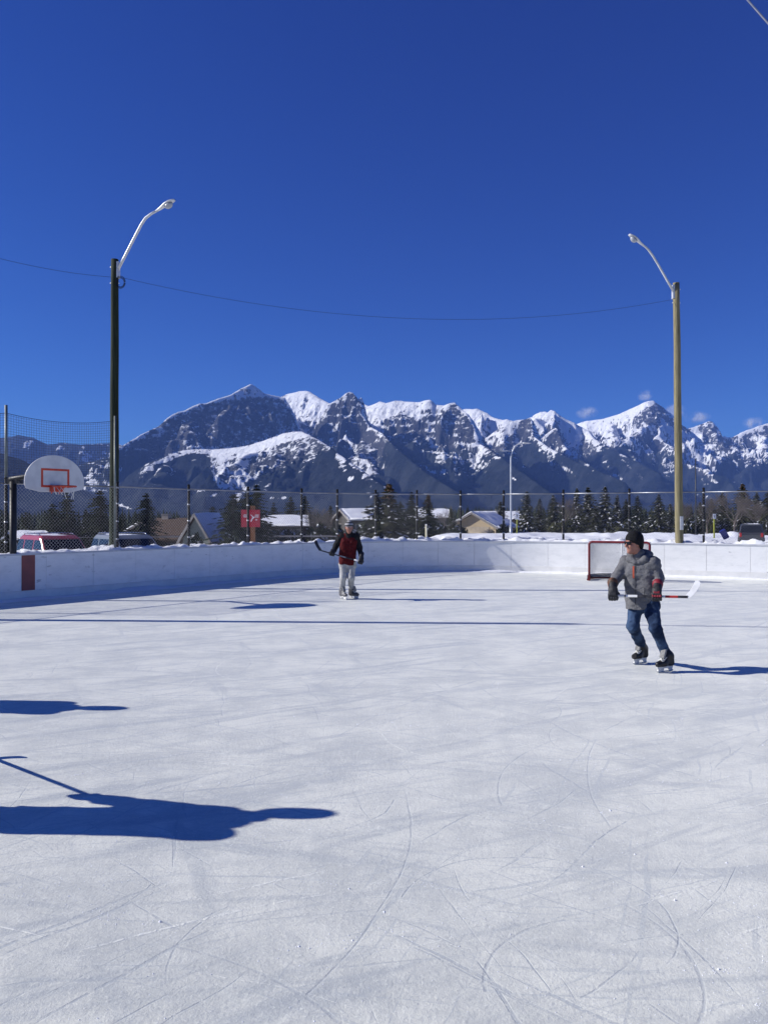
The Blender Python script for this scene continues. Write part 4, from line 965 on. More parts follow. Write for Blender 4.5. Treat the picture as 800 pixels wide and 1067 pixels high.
# ================================================================== vehicles
carglass, t, b = base_mat('car_glass'); b.inputs['Base Color'].default_value = (.012, .014, .018, 1); b.inputs['Roughness'].default_value = .08
tyre_m = mat('tyre_rubber', (.02, .02, .02), None, 8, .85); alloy = mat('alloy_wheel', (.5, .5, .52), (.4, .4, .42), 5, .35, .8)
chrome = mat('chrome', (.6, .6, .62), None, 4, .2, .9); lampw = mat('headlamp', (.7, .72, .75), None, 4, .15); lampr = mat('tail_lamp', (.4, .02, .02), None, 4, .2)
def car_paint(name, c):
    m, t, b = base_mat(name); tc = t.new('ShaderNodeTexCoord').outputs['Object']
    t.link(t.mix(t.ramp(t.noise(tc, 3, 5), .4, .7), c, tuple(x*.8+.02 for x in c)), b.inputs['Base Color']); b.inputs['Roughness'].default_value = .3; b.inputs['Coat Weight'].default_value = .5; return m
def suv(px, d, z, rz, paint, label, rack=True, kindn='parked_car', cat='car'):
    """local: +x to the nose, y to its left, z up"""
    loc = gp(px, d, z); o = thing(kindn, label, cat, loc, 'vehicles parked beyond the boards', rz)
    L, W, Hs, Hr = 4.5, 1.82, .98, 1.66
    body = []
    for x, wz, zb, zt in ((-2.25, .80, .42, .86), (-2.18, .88, .34, .96), (-1.2, .91, .28, .98), (0, .91, .28, .985), (.95, .91, .28, .99), (1.35, .90, .28, .95), (2.0, .86, .30, .86), (2.2, .78, .34, .74), (2.27, .66, .42, .6)):
        body.append([np.array([x, y, zz]) for y, zz in ((-wz*.9, zb), (-wz, zb+.12), (-wz, zt-.1), (-wz*.93, zt), (wz*.93, zt), (wz, zt-.1), (wz, zb+.12), (wz*.9, zb))])
    MB().loft(body).build('body', paint, o, bevel=.02)
    # cabin: outer shell with pillars, glass set 4 mm proud of it
    def ring(z_): 
        f_ = (z_-.98)/(Hr-.98)
        return -2.12+.22*f_, 1.02-.78*f_, .835-.13*f_
    cab = []
    for z_ in (.95, 1.3, 1.56, 1.62, Hr):
        r0, f0, wy = ring(min(z_, 1.6)); 
        if z_ > 1.57: k = (z_-1.57)/.09; r0 += .1*k; f0 -= .12*k; wy -= .06*k
        cab.append([np.array(p) for p in ((r0, -wy*.94, z_), (r0+.12, -wy, z_), (f0-.12, -wy, z_), (f0, -wy*.94, z_), (f0, wy*.94, z_), (f0-.12, wy, z_), (r0+.12, wy, z_), (r0, wy*.94, z_))])
    MB().loft(cab).build('cabin', paint, o, bevel=.03)
    za, zb_ = 1.04, 1.5
    for sd in (-1, 1):
        for xa0, xa1, xb0, xb1 in ((-1.98, -1.3, -1.86, -1.3), (-1.2, -.3, -1.2, -.3), (-.2, .84, -.2, .34)):
            ya, yb = ring(za)[2]+.006, ring(zb_)[2]+.006
            q = [np.array((xa0, sd*ya, za)), np.array((xa1, sd*ya, za)), np.array((xb1, sd*yb, zb_)), np.array((xb0, sd*yb, zb_))]
            MB().loft([q, [p-np.array((0, sd*.02, 0)) for p in q]]).build('side_window', carglass, o)
        MB().loft([[np.array((.72, sd*(.9+yy), 1.05+zz)) for yy, zz in ((0, 0), (.18, .0), (.2, .07), (.18, .14), (.02, .14))], [np.array((.62, sd*(.9+yy), 1.05+zz)) for yy, zz in ((0, 0), (.18, .0), (.2, .07), (.18, .14), (.02, .14))]]).build('wing_mirror', paint, o)
        for x in (-1.38, 1.38):
            wh = thing_part = None
            ty = MB().tube([(x, sd*.70, .34), (x, sd*.72, .34), (x, sd*.90, .34), (x, sd*.92, .34)], [.31, .34, .34, .31], 24).build('wheel', tyre_m, o)
            MB().tube([(x, sd*.9, .34), (x, sd*.93, .34)], [.22, .2], 18).build('rim', alloy, ty)
        MB().box((2.17, sd*.62, .72), (.12, .34, .15)).build('headlight', lampw, o, bevel=.02)
        MB().box((-2.22, sd*.72, .86), (.08, .16, .3)).build('tail_light', lampr, o, bevel=.01)
    def wquad(xf, sgn, inset, name):
        a, b3 = ring(za), ring(zb_+.02); xi = 1 if sgn > 0 else 0
        q = [np.array((a[xi]+sgn*.008, -a[2]*.9, za)), np.array((a[xi]+sgn*.008, a[2]*.9, za)), np.array((b3[xi]+sgn*.008, b3[2]*.88, zb_+.02)), np.array((b3[xi]+sgn*.008, -b3[2]*.88, zb_+.02))]
        MB().loft([q, [p-np.array((sgn*.02, 0, 0)) for p in q]]).build(name, carglass, o)
    wquad(0, 1, 0, 'windshield'); wquad(0, -1, 0, 'rear_window')
    MB().box((2.24, 0, .62), (.06, .9, .16)).build('grille', dark_m, o); MB().box((2.2, 0, .4), (.16, 1.5, .14)).build('bumper', dark_m, o, bevel=.03)
    if rack:
        r = MB()
        for sd in (-1, 1):
            r.tube([(-1.7, sd*.62, Hr+.0), (-1.6, sd*.62, Hr+.06), (-.1, sd*.62, Hr+.06), (0, sd*.62, Hr)], .018, 6)
        for x in (-1.3, -.4): r.tube([(x, -.64, Hr+.07), (x, .64, Hr+.07)], .018, 6)
        r.build('roof_rack', chrome, o)
    # old snow left on the roof
    xs = np.linspace(-1.85, .12, 22); ys_ = np.linspace(-.62, .62, 16); GX_, GY_ = np.meshgrid(xs, ys_, indexing='ij')
    hz_ = np.maximum(fbm(GX_*1.4+px, GY_*1.6, o=3, s=2)+.05, 0)*.08; edge = sstep(0, .2, np.minimum(np.minimum(GX_+1.85, .12-GX_), .62-np.abs(GY_)))
    zz = Hr-.01+hz_*edge
    ids_ = np.arange(GX_.size).reshape(GX_.shape)
    mesh_np('roof_snow', np.stack([GX_, GY_, zz], -1).reshape(-1, 3), np.stack([ids_[:-1, :-1], ids_[1:, :-1], ids_[1:, 1:], ids_[:-1, 1:]], -1).reshape(-1, 4), snow_m, o, True)
    return o
RED = car_paint('red_car_paint', (.36, .02, .03)); SIL = car_paint('silver_car_paint', (.2, .22, .23)); DGR = car_paint('charcoal_car_paint', (.03, .032, .036))
suv(60, 30.2, -.50, R(-48), RED, 'red parked car with dark windows behind the hoop and red stripe')
suv(137, 30.8, -.50, R(-50), SIL, 'silver parked car with dark windows behind the dark green pole')
suv(782, 62, -.40, R(66), DGR, 'charcoal parked car in the snow right of the blue sled', False)
# ================================================================== houses
snow_roof = snow_m
stain = lambda n, a, b_: mat(n, a, b_, 3, .85, stretch=(1, 1, 6))
tan_wall = stain('tan_siding', (.55, .43, .27), (.46, .36, .22)); brown_wall = stain('brown_siding', (.13, .085, .055), (.09, .06, .04)); green_wall = stain('grey_green_siding', (.22, .25, .22), (.17, .19, .17)); dark_wall = stain('dark_siding', (.07, .065, .06), (.05, .045, .04))
shingle = mat('brown_shingles', (.085, .05, .033), (.055, .036, .026), 6, .9, bump=.4); fasc = mat('grey_fascia', (.26, .24, .22), None, 4, .6)
winm, t, b = base_mat('window_glass'); b.inputs['Base Color'].default_value = (.03, .04, .05, 1); b.inputs['Roughness'].default_value = .1
brick_m = mat('pale_brick', (.42, .36, .30), (.33, .28, .23), 8, .9)
def house(px, d, zg, wid, dep, eave, ridge, rz, wall, roof, snowy, label, chim=None, gable_front=False, garage=False):
    """ridge along local x; local -y faces the rink"""
    loc = gp(px, d, zg); o = thing('house', label, 'house', loc, 'houses beyond the street', rz)
    hw, hd_ = wid/2, dep/2
    MB().prism([(-hd_, 0), (hd_, 0), (hd_, eave), (0, ridge-.12), (-hd_, eave)], (0, 0, 0), np.array([0, 1., 0]), upv, np.array([1., 0, 0]), wid).build('wall', wall, o)
    ov = .45; sl = (ridge-eave)/hd_
    rf = MB()
    for sd in (-1, 1):
        yo = sd*(hd_+ov); zo = eave-sl*ov
        q = [(-hw-ov, 0, ridge), (hw+ov, 0, ridge), (hw+ov, yo, zo), (-hw-ov, yo, zo)]
        rf.add(q+[(x, y, z+.16) for x, y, z in q], [(0, 1, 2, 3), (7, 6, 5, 4), (0, 4, 5, 1), (1, 5, 6, 2), (2, 6, 7, 3), (3, 7, 4, 0)])
    r_ = rf.build('roof', roof, o)
    if snowy:
        for sd in snowy:
            n1, n2 = 26, 12; X_, T_ = np.meshgrid(np.linspace(-hw-ov, hw+ov, n1), np.linspace(0, 1, n2), indexing='ij')
            th = .165+.17*sstep(0, .08, np.minimum(np.minimum(T_, 1-T_)+.03, 1))*sstep(0, .05, np.minimum((X_+hw+ov), (hw+ov-X_))/wid+.012)+fbm(X_*1.1+px, T_*5, o=3, s=9)*.09
            Y_ = sd*T_*(hd_+ov+.08); Z_ = ridge-sl*T_*(hd_+ov)+th; ids_ = np.arange(X_.size).reshape(X_.shape)
            Zb = ridge-sl*T_*(hd_+ov)+.1
            V_ = np.concatenate([np.stack([X_, Y_, Z_], -1).reshape(-1, 3), np.stack([X_, Y_, Zb], -1).reshape(-1, 3)])
            q = np.stack([ids_[:-1, :-1], ids_[1:, :-1], ids_[1:, 1:], ids_[:-1, 1:]], -1).reshape(-1, 4)
            N = X_.size; bd = np.concatenate([ids_[:, 0], ids_[-1, 1:], ids_[::-1, -1][1:], ids_[0, ::-1][1:]])
            sd_q = np.stack([bd[:-1], bd[1:], bd[1:]+N, bd[:-1]+N], -1)
            mesh_np('roof_snow', V_, np.concatenate([q, sd_q]), snow_m, r_, True)
    for sx in (-1, 1):
        fa = MB()
        for sd in (-1, 1): fa.bar((sx*(hw+ov+.02), 0, ridge+.02), (sx*(hw+ov+.02), sd*(hd_+ov), eave-sl*ov+.02), .05, .22)
        fa.build('fascia', fasc, o)
    def window(c, ax, nrm_, w_=1.2, h_=1.1):
        c = np.array(c); f_ = MB().box(c, (w_+.16, h_+.16, .06), (ax, upv, nrm_)).build('window', fasc, o)
        MB().box(c+nrm_*.02, (w_, h_, .06), (ax, upv, nrm_)).build('pane', winm, f_)
    X1 = np.array([1., 0, 0]); Y1 = np.array([0, 1., 0])
    n = max(2, int(wid/3))
    for i in range(n): window((-hw+wid*(i+.5)/n, -hd_-.02, eave-1.1), X1, -Y1)
    for sx in (-1, 1):
        if garage and sx == -1:
            MB().box((sx*(hw+.02), 0, 1.25), (.06, dep*.72, 2.3)).build('garage_door', mat('cream_garage_door', (.5, .42, .3), None, 3, .6), o)
        else:
            window((sx*(hw+.02), -dep*.2, eave-1.1), Y1, X1*sx); window((sx*(hw+.02), dep*.2, eave-1.1), Y1, X1*sx)
    MB().box((hw*.25, -hd_-.03, 1.05), (.95, .06, 2.1)).build('door', brown_wall, o)
    if chim:
        cx, ch = chim; k = MB().box((cx, 0, ridge+ch/2-.5), (.8, .7, ch+1)).build('chimney', brick_m, r_); MB().box((cx, 0, ridge+ch+.04), (.9, .8, .12)).build('cap', fasc, k)
    return o
def zp(y, d): return H+(HZ-y)*d/F
# each: ridge and eave heights come from the heights seen at their distance
def hs(px, d, yr, ye, wid, dep, rz, wall, roof, snowy, label, zg, **k):
    return house(px, d, zg, wid, dep, zp(ye, d)-zg, zp(yr, d)-zg, rz, wall, roof, snowy, label, **k)
hs(187, 92, 541, 560, 4.6, 8, R(-14), brown_wall, shingle, (), 'brown shingled house with a pale chimney beyond the silver car', -3.2, chim=(-1.6, .5))
hs(160, 96, 544, 558, 3.8, 6, R(70), dark_wall, shingle, (1, -1), 'low house with a snowy gable left of the pale chimney', -3.3)
hs(216, 78, 536.5, 561, 3.6, 3.0, R(70), green_wall, shingle, (1, -1), 'grey green gabled house left of the red notice sign', -3.0)
hs(296, 104, 538.5, 547.5, 5.2, 7, R(8), dark_wall, shingle, (-1, 1), 'dark house with a wide white snowy roof right of the red notice sign', -3.0)
hs(376, 98, 531.5, 541.5, 4.4, 6.5, R(20), dark_wall, shingle, (-1, 1), 'dark house with a snowy roof behind the skater in the red jacket', -2.6)
hs(503, 104, 535, 548.5, 7.0, 6, R(62), tan_wall, shingle, (1, -1), 'tan house with a cream gable and snowy roof left of the slender street lamp', -1.9, garage=True)
hs(447, 120, 531.5, 539, 5, 6, R(-5), dark_wall, shingle, (-1, 1), 'small far house with snowy roof between the two short spruces', -2.8)
hs(516, 135, 534, 541, 7, 6, R(4), brown_wall, shingle, (-1, 1), 'brown house with snowy roof just behind the tan house', -2.5)
hs(14, 75, 556, 562, 5, 6, R(15), dark_wall, shingle, (-1, 1), 'low snow roofed house behind the red car', -3)

# ================================================================== trees
needle_d, t, b = base_mat('dark_needles'); tc = t.new('ShaderNodeTexCoord').outputs['Object']
t.link(t.mix(t.ramp(t.noise(tc, 1.3, 4), .35, .65), (.018, .026, .016), (.045, .055, .028)), b.inputs['Base Color']); b.inputs['Roughness'].default_value = .8; b.inputs['Specular IOR Level'].default_value = .1
needle_g, t, b = base_mat('olive_needles'); tc = t.new('ShaderNodeTexCoord').outputs['Object']
t.link(t.mix(t.ramp(t.noise(tc, 1.3, 4), .35, .65), (.035, .042, .022), (.075, .075, .035)), b.inputs['Base Color']); b.inputs['Roughness'].default_value = .8; b.inputs['Specular IOR Level'].default_value = .1
bark = mat('bark', (.09, .065, .045), (.05, .04, .03), 8, .9)
cone_m = mat('brown_cones', (.14, .07, .03), None, 9, .8)
snow_leaf = mat('snow_on_branches', (.80, .81, .84), None, 4, .7)
def conifer_mesh(seed, h, rad, snowy, needle, taper=1.0, cones=False):
    rr = random.Random(seed); mb = MB()
    tr = MB().tube([(0, 0, -.4), (0, 0, h*.3), (0, 0, h*.7), (0, 0, h*.98)], [h*.018, h*.014, h*.008, h*.002], 7)
    nw = 46
    for i in range(nw):
        f_ = (i+rr.random())/nw; z = h*(.05+.94*f_); r0 = rad*((1-f_)**.85*taper+.03)*(.8+.4*rr.random())
        if f_ < .1: r0 *= .75
        nb = rr.randint(8, 11)
        for k in range(nb):
            a = rr.random()*6.283; L = r0*rr.choice((.45, .7, .9, 1, 1.1, 1.3))*(1+.22*math.sin(a+seed)); dr = -.18-.3*(1-f_)+rr.uniform(-.12, .1)
            dirv = np.array([math.cos(a), math.sin(a), 0]); sd = np.array([-math.sin(a), math.cos(a), 0])
            base = np.array([0, 0, z])
            ns = 3
            for j in range(ns):
                u0, u1 = L*(j+.15)/ns, L*(j+1.25)/ns; wv = h*.021*(1.3-.3*j)*rr.uniform(.7, 1.25)
                za = dr*u0-.08*u0*u0/max(L, .01); zb_ = dr*u1-.10*u1*u1/max(L, .01)+.02*h*(j == ns-1)*.3
                p0 = base+dirv*u0+upv*za; p1 = base+dirv*u1+upv*zb_; tw = rr.uniform(-.5, .5)
                s1 = sd*math.cos(tw)*wv+upv*math.sin(tw)*wv; dn = upv*-wv*.9
                sn = snowy > 0 and rr.random() < snowy*(1.25-f_*.6)
                mid = (p0+p1)/2
                mb.add([p0, mid+s1, p1, mid-s1], [(0, 1, 2, 3)], 0)
                mb.add([p0, mid+dn*.9+sd*wv*.2, p1, mid+upv*wv*.15], [(0, 1, 2, 3)], 0)
                if sn:
                    q = upv*.03*h*.3; mb.add([p0+q, mid+s1*.8+q*1.5, p1+q, mid-s1*.8+q*1.5], [(0, 1, 2, 3)], 1)
            if cones and f_ > .74 and rr.random() < .55:
                c0 = base+dirv*L*.7+upv*(dr*L*.7-.15); mb.box(c0, (.09, .09, .26), m=2)
    return mb, tr
PROTO = {}
def make_tree(kind, loc, h, wpx_scale, label, group, rz):
    if kind not in PROTO:
        seed, hh, rad, sn, nd, cn = KINDS[kind]
        cr, tr = conifer_mesh(seed, hh, rad, sn, nd, cones=cn)
        o = thing('spruce_tree', label, 'tree', loc, group, rz)
        tr.build('trunk', bark, o); cr.build('crown', [nd, snow_leaf, cone_m], o, fix=False); PROTO[kind] = (o, hh)
        r_ = o
    else:
        src, hh = PROTO[kind]; r_ = src.copy(); C.objects.link(r_)
        for c in src.children:
            k = c.copy(); C.objects.link(k); k.parent = r_
        r_['label'] = label; r_['group'] = group
    r_.location = tuple(map(float, loc)); r_.rotation_euler = (0, 0, rz); s = h/PROTO[kind][1]; r_.scale = (s*wpx_scale, s*wpx_scale, s)
    return r_
KINDS = {'a': (11, 10, 2.3, 0, needle_d, False), 'b': (12, 10, 2.8, 0, needle_d, False), 'c': (13, 10, 2.0, .05, needle_d, False), 'd': (14, 10, 2.4, .22, needle_g, False), 'e': (15, 10, 1.9, .2, needle_g, False), 'f': (16, 10, 2.2, .07, needle_g, True), 'g': (17, 10, 2.5, .12, needle_g, False)}
TREES = [  # px, distance, top y, kind, width factor, label
 (-4, 70, 524, 'b', 1.0, 'dark spruce at the far left edge behind the black hoop post'),
 (27, 84, 533, 'a', 1.0, 'small dark spruce just right of the black hoop post'),
 (46, 90, 543, 'a', .9, 'tiny dark spruce low between the hoop post and the twin spruces'),
 (55, 80, 524, 'b', .9, 'shorter of the twin dark spruces under the basketball rim'),
 (70, 82, 512, 'a', 1.0, 'taller of the twin dark spruces under the basketball rim'),
 (90, 86, 530, 'c', 1.0, 'short dark spruce between the rim and the dark green pole'),
 (105, 80, 510, 'b', .95, 'tall dark spruce directly left of the dark green pole'),
 (127, 84, 535, 'a', 1.0, 'small dark spruce tucked right behind the dark green pole'),
 (153, 84, 513, 'b', .95, 'dark spruce above the silver car and left of the chimney'),
 (189, 120, 541, 'a', .9, 'small far spruce top showing behind the brown shingled roof'),
 (243, 74, 514, 'b', 1.15, 'broad dark spruce behind the left half of the red notice sign'),
 (267, 76, 504, 'a', 1.1, 'tall dark spruce behind the red notice sign with pointed top'),
 (222, 82, 527, 'b', 1.0, 'dark spruce just left of the broad one behind the red notice sign'),
 (257, 88, 513, 'b', 1.0, 'dark spruce between the two tall ones behind the red notice sign'),
 (344, 108, 526, 'c', 1.0, 'dark far spruce left of the red jacketed skater'),
 (382, 96, 527, 'a', 1.0, 'small dark spruce right behind the dark house with snowy roof'),
 (417, 92, 522, 'c', 1.0, 'short dark spruce between the cone laden one and the slim one'),
 (285, 120, 523, 'a', .8, 'thin far spruce right of the red notice sign'),
 (303, 116, 517, 'a', 1.1, 'dark spruce behind the wide snowy roof'),
 (318, 118, 516, 'c', 1.0, 'dark spruce at the right end of the wide snowy roof'),
 (393, 78, 512, 'c', .8, 'narrow spruce left of the one laden with brown cones'),
 (405.5, 78, 502.5, 'f', .95, 'tall spruce with a brown cone laden top right of the red jacketed skater'),
 (428.5, 80, 512, 'c', .8, 'slim snow flecked spruce right of the one laden with brown cones'),
 (446.5, 76, 513, 'f', .8, 'pointed spruce with snowy branches left of the tan house'),
 (470, 100, 527, 'g', .8, 'small brownish spruce just left of the tan house'),
 (487, 150, 529, 'c', 1.0, 'far spruce top behind the tan house roof'),
 (521, 112, 522, 'e', 1.0, 'snow dusted spruce between the tan house and the slender lamp'),
 (549, 108, 511, 'd', .9, 'snow dusted spruce right behind the slender street lamp'),
 (562, 118, 519, 'e', 1.0, 'shorter snowy spruce second right of the slender lamp'),
 (576, 112, 515, 'g', .9, 'snowy spruce third right of the slender lamp'),
 (600.5, 104, 507.5, 'd', .75, 'tall snow dusted spruce, first of three above the left goal post'),
 (612, 106, 506.5, 'e', .95, 'tall snow dusted spruce, second of three above the left goal post'),
 (630.5, 104, 506, 'd', .85, 'tall snow dusted spruce, third of three above the goal'),
 (620, 92, 527, 'g', .8, 'low snowy spruce in front of the three tall ones above the goal'),
 (643, 112, 515, 'e', .9, 'mid height snowy spruce over the middle of the goal'),
 (652, 106, 519, 'g', .8, 'mid height snowy spruce over the grey jacketed skater'),
 (664, 98, 516, 'c', 1.1, 'wide dark spruce right above the black beanie'),
 (686, 94, 514, 'g', 1.0, 'dark olive spruce just left of the tan light pole'),
 (698, 110, 524, 'd', 1.0, 'short snowy spruce touching the left side of the tan pole'),
 (717, 104, 526, 'g', 1.0, 'short olive spruce between the tan pole and the thin dark pole'),
 (729, 112, 522, 'e', 1.0, 'slim olive spruce right of the thin dark pole'),
 (741, 100, 519, 'g', .9, 'olive spruce above the small white sign'),
 (752, 106, 512, 'g', .85, 'olive spruce above the blue sled'),
 (773, 92, 503, 'f', .85, 'tallest olive spruce behind the charcoal car'),
 (788, 98, 512, 'g', .95, 'olive spruce above the right end of the charcoal car'),
 (801, 90, 509, 'g', 1.0, 'olive spruce at the far right edge'),
 (822, 95, 512, 'd', 1.0, 'snowy spruce beyond the far right edge spruce'),
]
rt = random.Random(21)
for px, d, yt, kd, wf, lab in TREES:
    p = gp(px, d); z = float(far_ground(np.array([p[0]]), np.array([p[1]]))[0])-.1; p[2] = z
    make_tree(kd, p, zp(yt, d)-z, wf*(1.65 if px > 540 else 1.7)*rt.uniform(.85, 1.2), lab, 'dark spruces in the yards' if px < 500 else 'snow dusted spruces beyond the street', rt.random()*6.28)
# bare deciduous trees
def bare_tree(px, d, yt, label, seed, spread=.5):
    p = gp(px, d); z = float(far_ground(np.array([p[0]]), np.array([p[1]]))[0])-.1; p[2] = z; h = zp(yt, d)-z
    o = thing('bare_tree', label, 'tree', p, 'leafless trees beyond the rink'); rr = random.Random(seed); tr = MB(); cr = MB()
    def grow_(a, dv, L, r, lev):
        b2 = a+dv*L; (tr if lev < 1 else cr).tube([a, (a+b2)/2+np.array([rr.uniform(-.05, .05)*L for _ in range(3)]), b2], [r, r*.85, r*.65], 5 if lev < 2 else 3, cap=False)
        if lev > 5: return
        for k in range(2 if lev > 3 else 3):
            nv = nrm(dv+np.array([rr.gauss(0, spread), rr.gauss(0, spread), rr.gauss(.12, spread*.4)])); grow_(a+(b2-a)*rr.uniform(.65, 1), nv, L*rr.uniform(.62, .85), max(r*.6, .009*h/6), lev+1)
    for k in range(2): grow_(np.array([.1*k, 0, 0.]), nrm(np.array([rr.uniform(-.15, .15), rr.uniform(-.15, .15), 1])), h*.3, h*.018, 0)
    tr.build('trunk', twig_m, o, fix=False); cr.build('crown', twig_m, o, fix=False)
twig_m = mat('grey_brown_twigs', (.15, .125, .11), (.10, .085, .075), 5, .9)
bare_tree(331, 92, 520, 'leafless grey brown tree right of the wide snowy roof', 5)
bare_tree(345, 100, 524, 'leafless tree just left of the red jacketed skater', 6)
bare_tree(417, 96, 527, 'thin leafless tree between the cone laden and the slim spruces', 8)
bare_tree(463, 104, 528, 'leafless brown tree left of the tan house', 9)
bare_tree(764, 84, 503, 'tall leafless brownish tree left of the tallest olive spruce', 10, .4)
bare_tree(585, 96, 513, 'thin leafless tree among the snowy spruces right of the slender lamp', 15)
bare_tree(708, 92, 516, 'leafless tree just behind the base of the tan light pole', 17)
bare_tree(736, 96, 512, 'leafless brown tree left of the small white sign', 19)
bare_tree(790, 80, 515, 'leafless tree behind the right side of the charcoal car', 12)
# dark bushes and hedges along the yards
def bush(px, d, yt, wpx, label, seed, m=None):
    p = gp(px, d); z = float(far_ground(np.array([p[0]]), np.array([p[1]]))[0])-.1; p[2] = z; h = zp(yt, d)-z; rr = random.Random(seed); wv = wpx*d/F/2
    mb = MB()
    for i in range(650):
        a = rr.random()*6.283; e = rr.random()**.5; zz = rr.random(); sc_ = (1-zz**2.2)**.5*(1+.3*math.sin(a*3+seed))
        c = np.array([math.cos(a)*e*wv*sc_, math.sin(a)*e*wv*sc_*.7, zz*h*(.85+.15*math.cos(a*5))]); v1 = nrm([rr.gauss(0, 1) for _ in range(3)]); v2 = nrm(np.cross(v1, [rr.gauss(0, 1) for _ in range(3)])); s = .05*h+.08
        mb.add([c-v1*s*1.6, c+v2*s*.5, c+v1*s*1.6, c-v2*s*.5], [(0, 1, 2, 3)], 1 if (zz > .6 and rr.random() < .12) else 0)
    o = thing('bush', label, 'bush', p, 'bushes along the yards'); mb.build('foliage', [m or needle_d, snow_leaf], o, fix=False)
    MB().tube([(0, 0, -.3), (0, 0, h*.5)], [.08, .03], 6).build('stem', bark, o)
for i, (px, d, yt, wp_, lab) in enumerate([(300,88,551,46,'dark hedge below the wide snowy roof'),(335,90,545,30,'brown brushy shrub right of the wide snowy roof'),(354,86,549,24,'shrub just left of the red jacketed skater'),(378,86,546,28,'shrub right behind the red jacketed skater'),(415,90,544,34,'dark shrub below the cone laden spruce'),(455,92,545,30,'dark shrub left of the tan house'),(478,98,547,16,'small shrub at the corner of the tan house'),(524,100,546,22,'dark shrub between the tan house and slender lamp'),(588,104,541,30,'shrub below the snowy spruces left of the goal'),(655,88,543,34,'shrub above the grey jacketed skater'),(676,90,545,20,'small shrub right of the black beanie'),(718,90,541,26,'shrub behind the thin dark pole'),(796,78,540,30,'shrub right of the charcoal car'),(750,92,540,24,'shrub behind the blue sled'),(205,74,556,20,'shrub in front of the brown shingled house'),(245,72,553,30,'dark shrub below the red notice sign'),(110,72,556,30,'dark shrub left of the green pole base'),(5,66,552,30,'dark shrub behind the hoop post')]):
    bush(px, d, yt, wp_, lab, 40+i, needle_g if px > 560 else needle_d)
# the far wood that closes the valley
fw = MB(); rr = random.Random(77)
for i in range(1500):
    d = rr.uniform(170, 520); px = rr.uniform(-160, 960); p = gp(px, d); z = float(far_ground(np.array([p[0]]), np.array([p[1]]))[0]); h = rr.uniform(5, 8.5)*(.75+.25*d/300)
    h = min(h, zp(533-rr.random()*5, d)-z); r0 = h*.2
    for k in range(5):
        zz = z+h*k/5.; rad = r0*(1-k/5.)+.1; n = 6; a0 = rr.random()*6
        ring_ = [(p[0]+rad*(.7+.6*rr.random())*math.cos(a0+6.283*j/n), d+rad*math.sin(a0+6.283*j/n), zz-h*.03*rr.random()) for j in range(n)]
        fw.add(ring_+[(p[0], d, zz+h*.33)], [(j, (j+1) % n, n) for j in range(n)], 0)
tag(fw.build('far_forest', needle_d, fix=False), 'dark band of distant forest across the valley floor', kind='stuff')
# ================================================================== people
skin_m = mat('skin', (.40, .185, .13), (.30, .13, .095), 25, .5); lip_m = mat('lips', (.35, .12, .10), None, 20, .5)
def cloth(name, c1, c2, scale=30, bump=.5, bs=55, rough=.85):
    return mat(name, c1, c2, scale, rough, bump=bump, bscale=bs, spec=.15)
grey_j = cloth('grey_heather_jacket', (.125, .125, .134), (.155, .155, .163), 40)
orange_z = mat('orange_zip', (.5, .095, .045), None, 9, .5); dk_seam = mat('dark_seam', (.05, .05, .055), None, 9, .8)
jean_m, t, b = base_mat('blue_denim'); tc = t.new('ShaderNodeTexCoord').outputs['Object']
t.link(t.mix(t.ramp(t.noise(tc, 5, 5), .38, .66), (.012, .022, .052), (.05, .085, .16)), b.inputs['Base Color']); b.inputs['Roughness'].default_value = .9; b.inputs['Specular IOR Level'].default_value = .1
black_k = cloth('black_knit', (.01, .01, .012), (.02, .02, .022), 60, .8, 120)
blackm = mat('black_boot', (.007, .007, .008), (.016, .016, .018), 14, .45); whitep = mat('white_skate_plastic', (.72, .72, .70), (.6, .6, .6), 8, .4)
steel = mat('skate_steel', (.6, .61, .62), None, 6, .25, .9); felt = mat('grey_felt_tongue', (.27, .27, .265), (.17, .17, .17), 20, .9); lace_m = mat('pale_laces', (.66, .66, .62), None, 20, .8)
glove_k = mat('black_glove', (.014, .014, .016), (.026, .026, .03), 20, .6, bump=.3); glove_r = mat('red_glove_panel', (.24, .015, .028), (.16, .01, .02), 12, .6); glove_o = mat('orange_cuff_trim', (.17, .07, .035), (.02, .018, .016), 12, .6)
lens_m = mat('sunglass_lens', (.008, .008, .01), None, 4, .1)
red_j = cloth('dark_red_jacket', (.105, .010, .013), (.07, .008, .010), 18); black_j = cloth('black_jacket_sleeve', (.012, .012, .014), (.022, .022, .025), 18)
grey_p = cloth('pale_grey_trousers', (.46, .46, .45), (.36, .36, .36), 9); hat_m, t, b = base_mat('striped_knit_hat')
tc = t.new('ShaderNodeTexCoord').outputs['Object']; sx = t.new('ShaderNodeSeparateXYZ'); t.link(tc, sx.inputs[0])
wv_ = t.math('SINE', t.math('MULTIPLY', sx.outputs[2], 95.0)); t.link(t.mix(t.ramp(wv_, -.2, .4), (.36, .36, .37), (.05, .05, .055)), b.inputs['Base Color']); b.inputs['Roughness'].default_value = .95
hair_m = mat('dark_hair', (.03, .02, .015), None, 60, .7); eye_w = mat('eye_white', (.7, .7, .68), None, 9, .3); eye_d = mat('eye_iris', (.03, .02, .015), None, 9, .2)
PZ = np.array([0, 0, 1.])
def frame(f, up=PZ):
    f = nrm(f); l = nrm(np.cross(up, f)); u = np.cross(f, l); return f, l, u          # forward, left, up
def folds(freq, amp, seed, st=(1, 1, .6)):
    return lambda P: amp*fbm(P[..., 0]*freq*st[0], P[..., 1]*freq*st[1], P[..., 2]*freq*st[2], o=2, s=seed)
